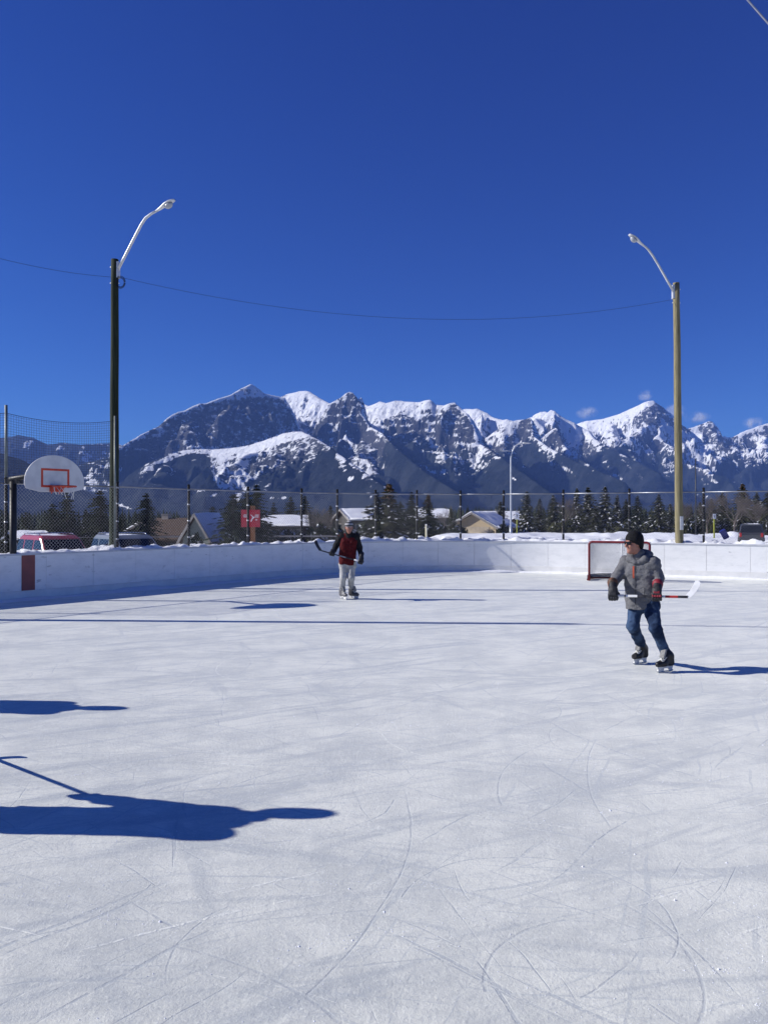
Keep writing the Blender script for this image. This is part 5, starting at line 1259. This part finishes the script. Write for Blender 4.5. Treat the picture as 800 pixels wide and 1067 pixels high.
def person(label, base, J_, hf, bf, look, h=.009):
    """J_: joints in world metres; hf / bf: facing of head / body; look: clothes"""
    o = thing('person', label, 'person', base, look.get('group')); org_ = np.asarray(base, float)
    hc = J_['head']; f, l, u = frame(hf, J_.get('head_up', PZ)); A = np.array([f, l, u])
    def H_(x, y, z): return hc+f*x+l*y+u*z
    bfw, bl_, bu = frame(bf)
    # ---- the body, one surface
    s = Sdf(min(h, .008))
    s.cone(J_['pelvis'], J_['chest'], .10, .10, .0); s.cone(J_['chest'], J_['neck'], .085, .055, .04)
    s.cone(J_['neck'], H_(-.02, 0, -.06), .058, .056, .03)
    for S_ in 'RL':
        s.cone(J_['chest']-bfw*.01, J_['sh'+S_], .07, .055, .03)
        s.chain([J_['sh'+S_], J_['el'+S_], J_['wr'+S_]], [.06, .043, .03], .02)
        s.chain([J_['pelvis'], J_['hip'+S_]], [.11, .095], .04); s.chain([J_['hip'+S_], J_['kn'+S_], J_['an'+S_]], [.088, .058, .042], .02)
    s.ell(H_(-.015, 0, .035), (.098, .077, .098), A, .02); s.ell(H_(.018, 0, -.045), (.072, .060, .083), A, .03)
    s.cone(H_(.055, 0, -.108), H_(.068, 0, -.108), .024, .022, .03)                        # chin
    s.cone(H_(.085, 0, .015), H_(.117, 0, -.03), .009, .014, .014); s.ell(H_(.103, .0, -.036), (.014, .019, .010), A, .01)
    s.cone(H_(.083, -.03, .03), H_(.083, .03, .03), .012, .012, .016)                      # brow
    for sg in (-1, 1):
        s.ell(H_(.093, sg*.031, .008), (.012, .017, .011), A, .012, 's')
        s.ell(H_(.07, sg*.038, -.03), (.02, .02, .02), A, .02); s.ell(H_(-.012, sg*.079, -.008), (.020, .009, .032), A, .008)
    s.ell(H_(.084, 0, -.062), (.011, .024, .006), A, .006); s.ell(H_(.081, 0, -.074), (.011, .021, .007), A, .006)
    body = s.mesh('body', skin_m, o, org_)
    if look.get('glasses'):
        g = MB()
        for sg in (-1, 1):
            rg = []
            for k in range(14):
                a = 2*math.pi*k/14; yy = sg*.034+.029*math.copysign(abs(math.cos(a))**.7, math.cos(a)); zz = .006+.019*math.copysign(abs(math.sin(a))**.7, math.sin(a)); rg.append((yy, zz))
            g.loft([[H_(.108-.9*abs(y)**2*6, y, z) for y, z in rg], [H_(.101-.9*abs(y)**2*6, y, z) for y, z in rg]])
            g.tube([H_(.092, sg*.063, .012), H_(.04, sg*.083, .013), H_(-.02, sg*.084, .006)], .0045, 6)
        g.tube([H_(.108, -.012, .014), H_(.112, 0, .016), H_(.108, .012, .014)], .004, 6)
        g.build('sunglasses', lens_m, o, org_)
    else:
        for sg in (-1, 1):
            e = MB(); c = H_(.083, sg*.031, .008)
            e.loft([[c+(f*math.cos(th)+0*l)*.012+(l*math.cos(p)+u*math.sin(p))*.012*math.sin(th) for p in np.linspace(0, 2*math.pi, 10, endpoint=False)] for th in (1.5, 1.1, .7, .35)], sm=True).build('eye', eye_d if False else eye_w, o, org_)
            MB().box(H_(.0945, sg*.031, .008), (.004, .009, .009), A).build('iris', eye_d, o, org_)
    if look.get('moustache'):
        s = Sdf(.004); s.cone(H_(.094, -.026, -.058), H_(.104, 0, -.048), .006, .008, .004).cone(H_(.104, 0, -.048), H_(.094, .026, -.058), .008, .006, .004); s.mesh('moustache', hair_m, o, org_)
    # hat
    s = Sdf(.006); s.ell(H_(-.017, 0, .05), (.116, .096, .108), A, .0)
    if look.get('hat') == 'beanie_low': s.ell(H_(-.035, 0, -.005), (.098, .094, .115), A, .03)
    s.wrinkle(folds(28, .004, 5)); n_ = nrm(f*.62+u*-1) if look.get('hat') == 'beanie_low' else nrm(f*-.12+u*-1)
    s.cut(H_(.085, 0, .034), n_); s.mesh('beanie', look['hat_m'], o, org_)
    if look.get('hat') != 'beanie_low':
        s = Sdf(.006); s.ell(H_(-.015, 0, .045), (.117, .097, .10), A, .0); s.cut(H_(.06, 0, .034), nrm(f*-.12+u*-1)); s.cut(H_(.06, 0, .075), nrm(f*.12+u)); s.wrinkle(folds(40, .003, 8)); s.mesh('hat_band', look['hat_m'], o, org_)
    # jacket
    s = Sdf(h); pe, ch, nk = J_['pelvis'], J_['chest'], J_['neck']
    W_ = look.get('bulk', 1.0)
    low = J_['hem']
    for sg in (-1, 1):
        s.cone(low+bl_*sg*.075*W_-PZ*.05, ch+bl_*sg*.085*W_, .145*W_, .135*W_, .06)
        s.cone(ch+bl_*sg*.085*W_, nk+bl_*sg*.05-PZ*.04, .13*W_, .075, .05)
    for S_ in 'RL': s.cone(ch*.4+nk*.6-PZ*.05, J_['sh'+S_], .10, .092*W_, .05)
    s.cone(nk-PZ*.02, nk+PZ*.045+f*.005, .088, .082, .03)
    sleeves_in = look['sleeve_m'] is look['jacket_m']
    def sleeves(q):
        for S_ in 'RL': sleeve(q, S_)
    def sleeve(q, S_):
        a, b2, c = J_['sh'+S_], J_['el'+S_], J_['wr'+S_]; e = c+nrm(b2-c)*.02
        q.chain([a, b2], [.092*W_, .075*W_], .03); q.chain([b2, e], [.075*W_, .060*W_], .02); q.cut(c+nrm(c-b2)*.012, c-b2) if False else None
    if sleeves_in: sleeves(s)
    dn = nrm(nk-pe); s.cut(low, -dn*.7-PZ*.3)
    wd = look.get('wind', .012)
    s.wrinkle(folds(9, wd, 11, (1, 1, 1.7))); s.wrinkle(folds(22, wd*.6, 12, (.7, .7, 1.6)))
    jk = s.mesh('jacket', look['jacket_m'], o, org_)
    if not sleeves_in:
        for S_ in 'RL':
            s = Sdf(h); s.cone(ch*.45+nk*.55+bl_*(-.08 if S_ == 'R' else .08), J_['sh'+S_], .105, .10*W_, .05); sleeve(s, S_); s.wrinkle(folds(14, .010, 13)); s.mesh('sleeve', look['sleeve_m'], o, org_)
        s = Sdf(h); s.cone(nk-PZ*.085-bl_*.13, nk-PZ*.085+bl_*.13, .088, .088, .02); s.cone(nk-PZ*.05, nk+PZ*.03, .112, .098, .03); s.wrinkle(folds(18, .008, 14)); s.mesh('collar', look['sleeve_m'], o, org_)
    if look.get('hood'):
        s = Sdf(h); hk = nk-bfw*.085+PZ*.03
        s.ell(hk, (.085, .135, .085), np.array([bfw, bl_, bu]), 0); s.chain([hk+bl_*.11+PZ*.0, nk+bl_*.085+bfw*.06-PZ*.015, nk+bfw*.09+bl_*.03-PZ*.05], [.052, .042, .034], .04); s.chain([hk-bl_*.11, nk-bl_*.085+bfw*.06-PZ*.015, nk+bfw*.09-bl_*.03-PZ*.05], [.052, .042, .034], .04)
        s.wrinkle(folds(16, .012, 15)); s.mesh('hood', look['jacket_m'], o, org_)
    # trousers
    s = Sdf(h); TW = look.get('legs', 1.0)
    s.cone(J_['hipR'], J_['hipL'], .105, .105, .02)
    for S_ in 'RL':
        s.chain([J_['hip'+S_], J_['kn'+S_], J_['an'+S_]+(J_['kn'+S_]-J_['an'+S_])*.12], [.108*TW, .078*TW, .066*TW], .03)
        s.cone(J_['hip'+S_]*.6+J_['pelvis']*.4, J_['hip'+S_]-bfw*.03, .11, .11, .03)
    s.wrinkle(folds(15, .010, 21, (1, 1, 1.5))); s.wrinkle(folds(36, .004, 22)); s.mesh('trousers', look['leg_m'], o, org_)
    # skates
    for S_ in 'RL':
        ft, td = J_['ft'+S_], J_['toe'+S_]; tf, tl_, tu = frame(td)
        def K(x, y, z): return ft+tf*x+tl_*y+PZ*z
        Bx = np.array([tf, tl_, PZ]); an = J_['an'+S_]
        s = Sdf(.006); s.chain([K(-.085, 0, .115), K(.04, 0, .105), K(.125, 0, .098)], [.042, .043, .036], .03); s.cone(K(-.085, 0, .10), K(-.07, 0, .19), .045, .050, .03)
        top = an+(J_['kn'+S_]-an)*.16; s.cone(K(-.07, 0, .18), top, .052, .060, .03); s.cone(K(.0, 0, .15), K(-.03, 0, .2), .042, .045, .03)
        s.cut(K(0, 0, .068), (0, 0, -1)); s.cut(top, top-an); bt_ = s.mesh('skate_boot', look['boot_m'], o, org_)
        tg = Sdf(.006); q0 = K(.01, 0, .19); tg.rbox(q0+PZ*.040+tf*.025, (.006, .028, .036), np.array([nrm(tf-PZ*-.35), tl_, nrm(PZ+tf*.35)]), .010, 0); tg.mesh('tongue', look.get('tongue_m', felt), bt_, org_)
        lc = MB()
        for i in range(6):
            x, z = .088-.018*i, .147+.0*i+max(0, i-1)*.014
            lc.tube([K(x, -.036, z-.012), K(x-.004, 0, z+.006), K(x-.012, .036, z-.008)], .0055, 5); lc.tube([K(x, .036, z-.012), K(x-.004, 0, z+.008), K(x-.012, -.036, z-.008)], .0055, 5)
        lc.build('laces', lace_m, bt_, org_)
        hd2 = MB(); hd2.prism([(-.13, .07), (.15, .07), (.13, .03), (.145, .012), (.10, .010), (.04, .012), (.03, .045), (-.035, .045), (-.05, .012), (-.125, .010), (-.115, .03)], K(0, 0, 0), tf, PZ, tl_, .018).build('blade_holder', whitep, bt_, org_)
        MB().prism([(-.145, .012), (-.135, .002), (-.10, -.003), (.11, -.003), (.14, .003), (.155, .016), (.145, .02), (.10, .014), (-.13, .014)], K(0, 0, 0), tf, PZ, tl_, .004).build('blade', steel, bt_, org_)
    # gloves closed round the stick
    for S_ in 'RL':
        Hc, a_ = J_['ha'+S_], nrm(J_['stick']); wr = J_['wr'+S_]; e = nrm(Hc-wr); w_ = nrm(e-a_*(e@a_)); n_ = np.cross(a_, w_)
        if n_ @ J_.get('gn'+S_, np.array([0, -1., 0])) < 0: n_ = -n_
        G = np.array([w_, a_, n_])
        def P_(w0, a0, n0): return Hc+w_*w0+a_*a0+n_*n0
        s = Sdf(.006); s.rbox(P_(-.035, 0, .045), (.035, .034, .012), G, .018, .0); s.cone(P_(-.06, 0, .035), wr-e*.05, .046, .058, .03)
        for i, t_ in enumerate((-.042, -.014, .014, .042)):
            q = (.95, 1.05, 1.0, .85)[i]
            s.chain([P_(-.0, t_, .046), P_(.040*q, t_, .034), P_(.047*q, t_, -.008), P_(.020*q, t_, -.034), P_(-.004, t_, -.030)], [.0165, .0165, .015, .0145, .013], .006)
        ts = look.get('thumb'+S_, 1); s.chain([P_(-.05, ts*.036, .02), P_(-.028, ts*.058, -.006), P_(.004, ts*.046, -.033), P_(.018, ts*.03, -.036)], [.020, .019, .016, .013], .01)
        s.wrinkle(folds(40, .003, 31)); gv = s.mesh('glove', look.get('glove'+S_, glove_k), o, org_)
        cf = Sdf(.006); c0, c1 = wr-e*.055, wr-e*.02; cf.cone(c0, c1, .064, .058, 0); cf.mesh('cuff', look.get('cuff'+S_, glove_k), gv, org_)
        if look.get('panel'+S_):
            pn_ = Sdf(.005); pn_.rbox(P_(-.035, 0, .070), (.028, .030, .002), G, .008, 0)
            for t_ in (-.042, -.014, .014, .042): pn_.rbox(P_(.022, t_, .058), (.013, .007, .002), G, .006, 0)
            pn_.mesh('back_panel', look['panel'+S_], gv, org_)
    return o, body, jk
def stick(label, butt, heel, tip, bands, blade_m, lift=PZ, wr=.0125):
    o = thing('hockey_stick', label, 'hockey stick', butt); butt, heel, tip = map(lambda x: np.asarray(x, float), (butt, heel, tip)); d = nrm(heel-butt)
    L = np.linalg.norm(heel-butt); k = nrm(tip-heel)
    sd = nrm(np.cross(d, k)); vv = np.cross(sd, d)
    for a, b2, m in bands: MB().box(butt+d*L*(a+b2)/2, (L*(b2-a)-.0005, .020, .026), (d, sd, vv)).build('shaft_section', m, o, butt)
    Lb = np.linalg.norm(tip-heel); rg = []
    up_ = np.cross(k, sd)
    if up_ @ d > 0: up_ = -up_
    for i in range(13):
        u = i/12; c = heel+k*Lb*u+sd*.03*(u*u)-d*.06*math.sin(u*1.6)*0+up_*(-.012)*math.sin(u*3.14)
        hh = .030+.006*u if u < .9 else .036*math.sqrt(max(1-((u-.9)/.1)**2, .05)); hh *= 1.0
        kk = nrm(k+up_*-.04*math.cos(u*3.14)); tn = np.cross(kk, sd)
        rg.append([c+tn*hh*y+sd*x for x, y in ((-.004, -1), (.004, -1), (.004, 1), (-.004, 1))])
    MB().loft(rg).build('blade', blade_m, o, butt, bevel=.002)
    MB().tube([butt-d*.02, butt+d*.0, butt+d*.02, butt+d*.12], [.018, .021, .019, .018], 8).build('grip_tape', wht, o, butt)
    return o
st_black = mat('black_stick_shaft', (.014, .014, .016), (.05, .05, .055), 14, .4); st_red = mat('red_stick_shaft', (.42, .035, .03), (.34, .03, .03), 10, .4); st_white = mat('white_stick_shaft', (.86, .86, .85), None, 6, .4)
# ---- the skater in the grey jacket
d0 = 10.12
j = dict(head=J(659.5, 566, 10.08), head_up=nrm(np.array([-.08, -.05, 1])), neck=J(665, 581, d0), chest=J(667, 596, d0), pelvis=J(669, 626, d0+.03), hem=J(668, 633.5, d0),
 shR=J(652, 586, d0+.10), shL=J(680.5, 587, d0-.10), elR=J(641.5, 602, d0+.05), elL=J(685.5, 603, d0-.12), wrR=J(638, 611.5, d0-.10), wrL=J(684.5, 612.5, d0-.27),
 haR=J(638.5, 620.8, d0-.14), haL=J(684, 621.5, d0-.33),
 hipR=J(662.5, 630, d0+.08), hipL=J(677, 630, d0-.06), knR=J(658.5, 652, d0-.02), knL=J(682.5, 655, d0-.28), anR=J(668.5, 673.5, 10.50), anL=J(692.5, 680, 9.96))
j['ftR'] = np.array([*J(666.5, 690, 10.46)[:2], .005]); j['ftL'] = np.array([*J(692.5, 700, 9.90)[:2], .005]); j['toeR'] = np.array([-.80, -.60, 0]); j['toeL'] = np.array([-.86, -.51, 0])
butt = J(639.5, 620.8, d0-.14); q2 = J(684, 621.5, d0-.33); dv = nrm(q2-butt); heel = butt+dv*1.0
k_ = (716-400)/F; tt_ = (butt[0]-k_*butt[1])/(k_*dv[1]-dv[0]); heel = butt+dv*tt_
j['stick'] = dv
tipd = heel[1]+.02; tip = J(727.5, 606, tipd)
grey = dict(jacket_m=grey_j, sleeve_m=grey_j, hood=True, leg_m=jean_m, hat='beanie_low', hat_m=black_k, glasses=True, moustache=False, boot_m=blackm, bulk=.89, legs=.92, gloveR=glove_k, cuffR=glove_o, gloveL=glove_k, cuffL=glove_r, panelL=glove_r, thumbR=1, thumbL=-1, wind=.011, group='people skating on the rink')
base = np.array([(j['ftR'][0]+j['ftL'][0])/2, (j['ftR'][1]+j['ftL'][1])/2, 0])
po, pbody, pj = person('skater in grey hooded jacket and jeans with black beanie and sunglasses', base, j, (-.93, -.36, -.02), (-.46, -.89, 0), grey, .008)
zp_ = MB(); bfw, bl_, bu = frame((-.46, -.89, 0)); 
# zips follow the jacket front: dropped onto its surface along the view of the chest
def drape(pts, m, name, w_=.016, parent=None, base_=base):
    dg = pj.evaluated_get(bpy.context.evaluated_depsgraph_get()); out_ = []
    for p in pts:
        o_ = Vector(tuple(np.asarray(p)-base_-0)); dr = Vector(tuple(-bfw)); ok, hit_, nn_, _ = pj.ray_cast(o_+Vector(tuple(bfw))*.5, dr)
        if ok: out_.append((np.array(hit_)+np.array(nn_)*.002+base_, np.array(nn_)))
    mb = MB()
    for (a, n1), (b2, n2) in zip(out_[:-1], out_[1:]):
        dd = nrm(b2-a); sdv = nrm(np.cross(dd, n1)); mb.add([a-sdv*w_/2, a+sdv*w_/2, b2+sdv*w_/2, b2-sdv*w_/2, a-sdv*w_/2-n1*.004, a+sdv*w_/2-n1*.004, b2+sdv*w_/2-n2*.004, b2-sdv*w_/2-n2*.004], [(0, 1, 2, 3), (0, 4, 5, 1), (1, 5, 6, 2), (2, 6, 7, 3), (3, 7, 4, 0)])
    if mb.v: mb.build(name, m, parent, base_)
bpy.context.view_layer.update()
drape([J(659.2, 590+v, d0-.1) for v in np.linspace(0, 12.5, 8)], orange_z, 'pocket_zip', .02, po)
drape([J(661.5, 584+v, d0-.1) for v in np.linspace(0, 46, 24)], dk_seam, 'front_zip', .008, po)
drape([J(672-.12*v, 612+v, d0-.1) for v in np.linspace(0, 9, 6)], dk_seam, 'hand_pocket', .008, po)
drape([J(654+v, 586.5-.02*v, d0-.1) for v in np.linspace(0, 24, 14)], dk_seam, 'shoulder_seam', .005, po)
stick('white hockey stick with black and red bands held by the grey jacketed skater', butt, heel, tip, [(0, .12, st_white), (.12, .16, st_black), (.16, .32, st_white), (.32, .58, st_black), (.58, .70, st_white), (.70, .87, st_red), (.87, 1.0, st_black)], st_white)
# ---- the skater in the red jacket
d1 = 18.5
j = dict(head=J(363.6, 550, d1-.04), neck=J(363.4, 557.6, d1), chest=J(363, 564, d1), pelvis=J(361.8, 583, d1), hem=J(361.5, 588.5, d1),
 shR=J(355.5, 559.3, d1), shL=J(371, 559.3, d1), elR=J(349.8, 569, d1+.02), elL=J(374.6, 571, d1+.03), wrR=J(347.6, 574.2, d1-.12), wrL=J(376.2, 579.3, d1-.10),
 haR=J(345.9, 577.6, d1-.2), haL=J(376.0, 584.6, d1-.16), hipR=J(358, 588, d1), hipL=J(366.3, 588, d1), knR=J(357.6, 602, d1-.06), knL=J(366, 602, d1-.08), anR=J(356, 614.5, d1+.05), anL=J(365.8, 613.6, d1+.16))
j['ftR'] = np.array([*J(357.5, 625, d1-.02)[:2], .005]); j['ftL'] = np.array([*J(368.2, 623, d1+.1)[:2], .005]); j['toeR'] = np.array([.55, -.83, 0]); j['toeL'] = np.array([.80, -.6, 0])
butt = J(374.2, 584.9, d1-.2); heel = J(334, 573.5, d1-.30); tip = J(328.6, 563, d1-.30); j['stick'] = butt-heel; dvv = nrm(heel-butt)
j['haR'] = butt+dvv*np.linalg.norm(j['haR']-butt); j['haL'] = butt-dvv*.03
redl = dict(jacket_m=red_j, sleeve_m=black_j, leg_m=grey_p, hat='knit', hat_m=hat_m, glasses=False, boot_m=mat('dark_grey_boot', (.05, .05, .055), (.16, .16, .17), 12, .5), tongue_m=felt, bulk=.88, legs=.94, thumbR=-1, thumbL=1, wind=.012, group='people skating on the rink')
base = np.array([(j['ftR'][0]+j['ftL'][0])/2, (j['ftR'][1]+j['ftL'][1])/2, 0])
person('skater in dark red and black jacket with striped knit hat and pale trousers', base, j, (-.02, -1, -.06), (-.05, -1, 0), redl, .010)
stick('black hockey stick held low across the red jacketed skater with its blade raised', butt, heel, tip, [(0, .35, st_black), (.35, .5, mat('grey_stick_shaft', (.3, .31, .34), None, 6, .4)), (.5, 1.0, st_black)], st_black)
# ---- two more skaters just outside the picture on the left, whose shadows lie on the ice
def standing(X, Y, face, hands, ht=1.0, lean=.06, tilt=0.0):
    f, l, u = frame(face); B = np.array([X, Y, 0]); P = lambda x, y, z: B+f*x+l*y+PZ*z*ht
    j = dict(pelvis=P(-.02, 0, .98), chest=P(lean*.8, 0, 1.30), neck=P(lean*1.6, tilt*.45, 1.50), head=P(lean*2.4+.02, tilt, 1.67), hem=P(0, 0, .80))
    for S_, sg in (('R', -1), ('L', 1)):
        j['sh'+S_] = P(lean*1.3, sg*.19, 1.43); j['hip'+S_] = P(-.02, sg*.10, .90); j['kn'+S_] = P(.09, sg*.14, .52); j['an'+S_] = P(-.03, sg*.17, .19); j['ft'+S_] = P(.03, sg*.17, .0)+PZ*.005; j['toe'+S_] = f+l*sg*.15
        hd_ = np.asarray(hands[S_]); j['ha'+S_] = hd_; mid = (j['sh'+S_]+hd_)/2; j['el'+S_] = mid-f*.10+l*sg*.06-PZ*.08; j['wr'+S_] = hd_+nrm(j['el'+S_]-hd_)*.085
    return j
X, Y = -3.76, 5.18; lh, uh = np.array([X+.30, Y+.42, .86]), np.array([X+.26, Y+.02, 1.06]); hl = np.array([-3.50, 6.40, .27]); uh = lh+nrm(lh-hl)*.42
j = standing(X, Y, (1, .12, 0), dict(L=lh, R=uh), ht=1.04, lean=.07, tilt=.17); j['stick'] = uh-lh
navy = cloth('navy_jacket', (.02, .03, .07), (.03, .04, .09)); 
person('skater in navy jacket whose long shadow stretches over the near ice', (X, Y, 0), j, (1, .1, -.05), (1, .12, 0), dict(jacket_m=navy, sleeve_m=navy, hood=True, leg_m=black_k, hat='beanie_low', hat_m=black_k, glasses=False, boot_m=blackm, bulk=1.05, legs=1.05), .016)
stick('black hockey stick of the navy jacketed skater, its blade near the ice', uh-nrm(hl-uh)*.08, hl, hl+np.array([.26, .06, .0]), [(0, 1, st_black)], st_black)
X, Y = -5.85, 8.2; lh, uh = np.array([X+.28, Y+.12, .9]), np.array([X+.2, Y-.1, 1.05]); hl = np.array([X+.5, Y+.55, .05]); uh = lh+nrm(lh-hl)*.35
j = standing(X, Y, (1, .0, 0), dict(L=lh, R=uh)); j['stick'] = uh-lh
olive = cloth('olive_jacket', (.06, .06, .035), (.05, .05, .03))
person('skater in olive jacket left of the picture whose shadow tip reaches onto the ice', (X, Y, 0), j, (1, 0, -.02), (1, 0, 0), dict(jacket_m=olive, sleeve_m=olive, hood=True, leg_m=black_k, hat='beanie_low', hat_m=black_k, glasses=False, boot_m=blackm), .016)
stick('hockey stick of the olive jacketed skater', uh-nrm(hl-uh)*.08, hl, hl+np.array([.2, .16, .0]), [(0, 1, st_black)], st_black)
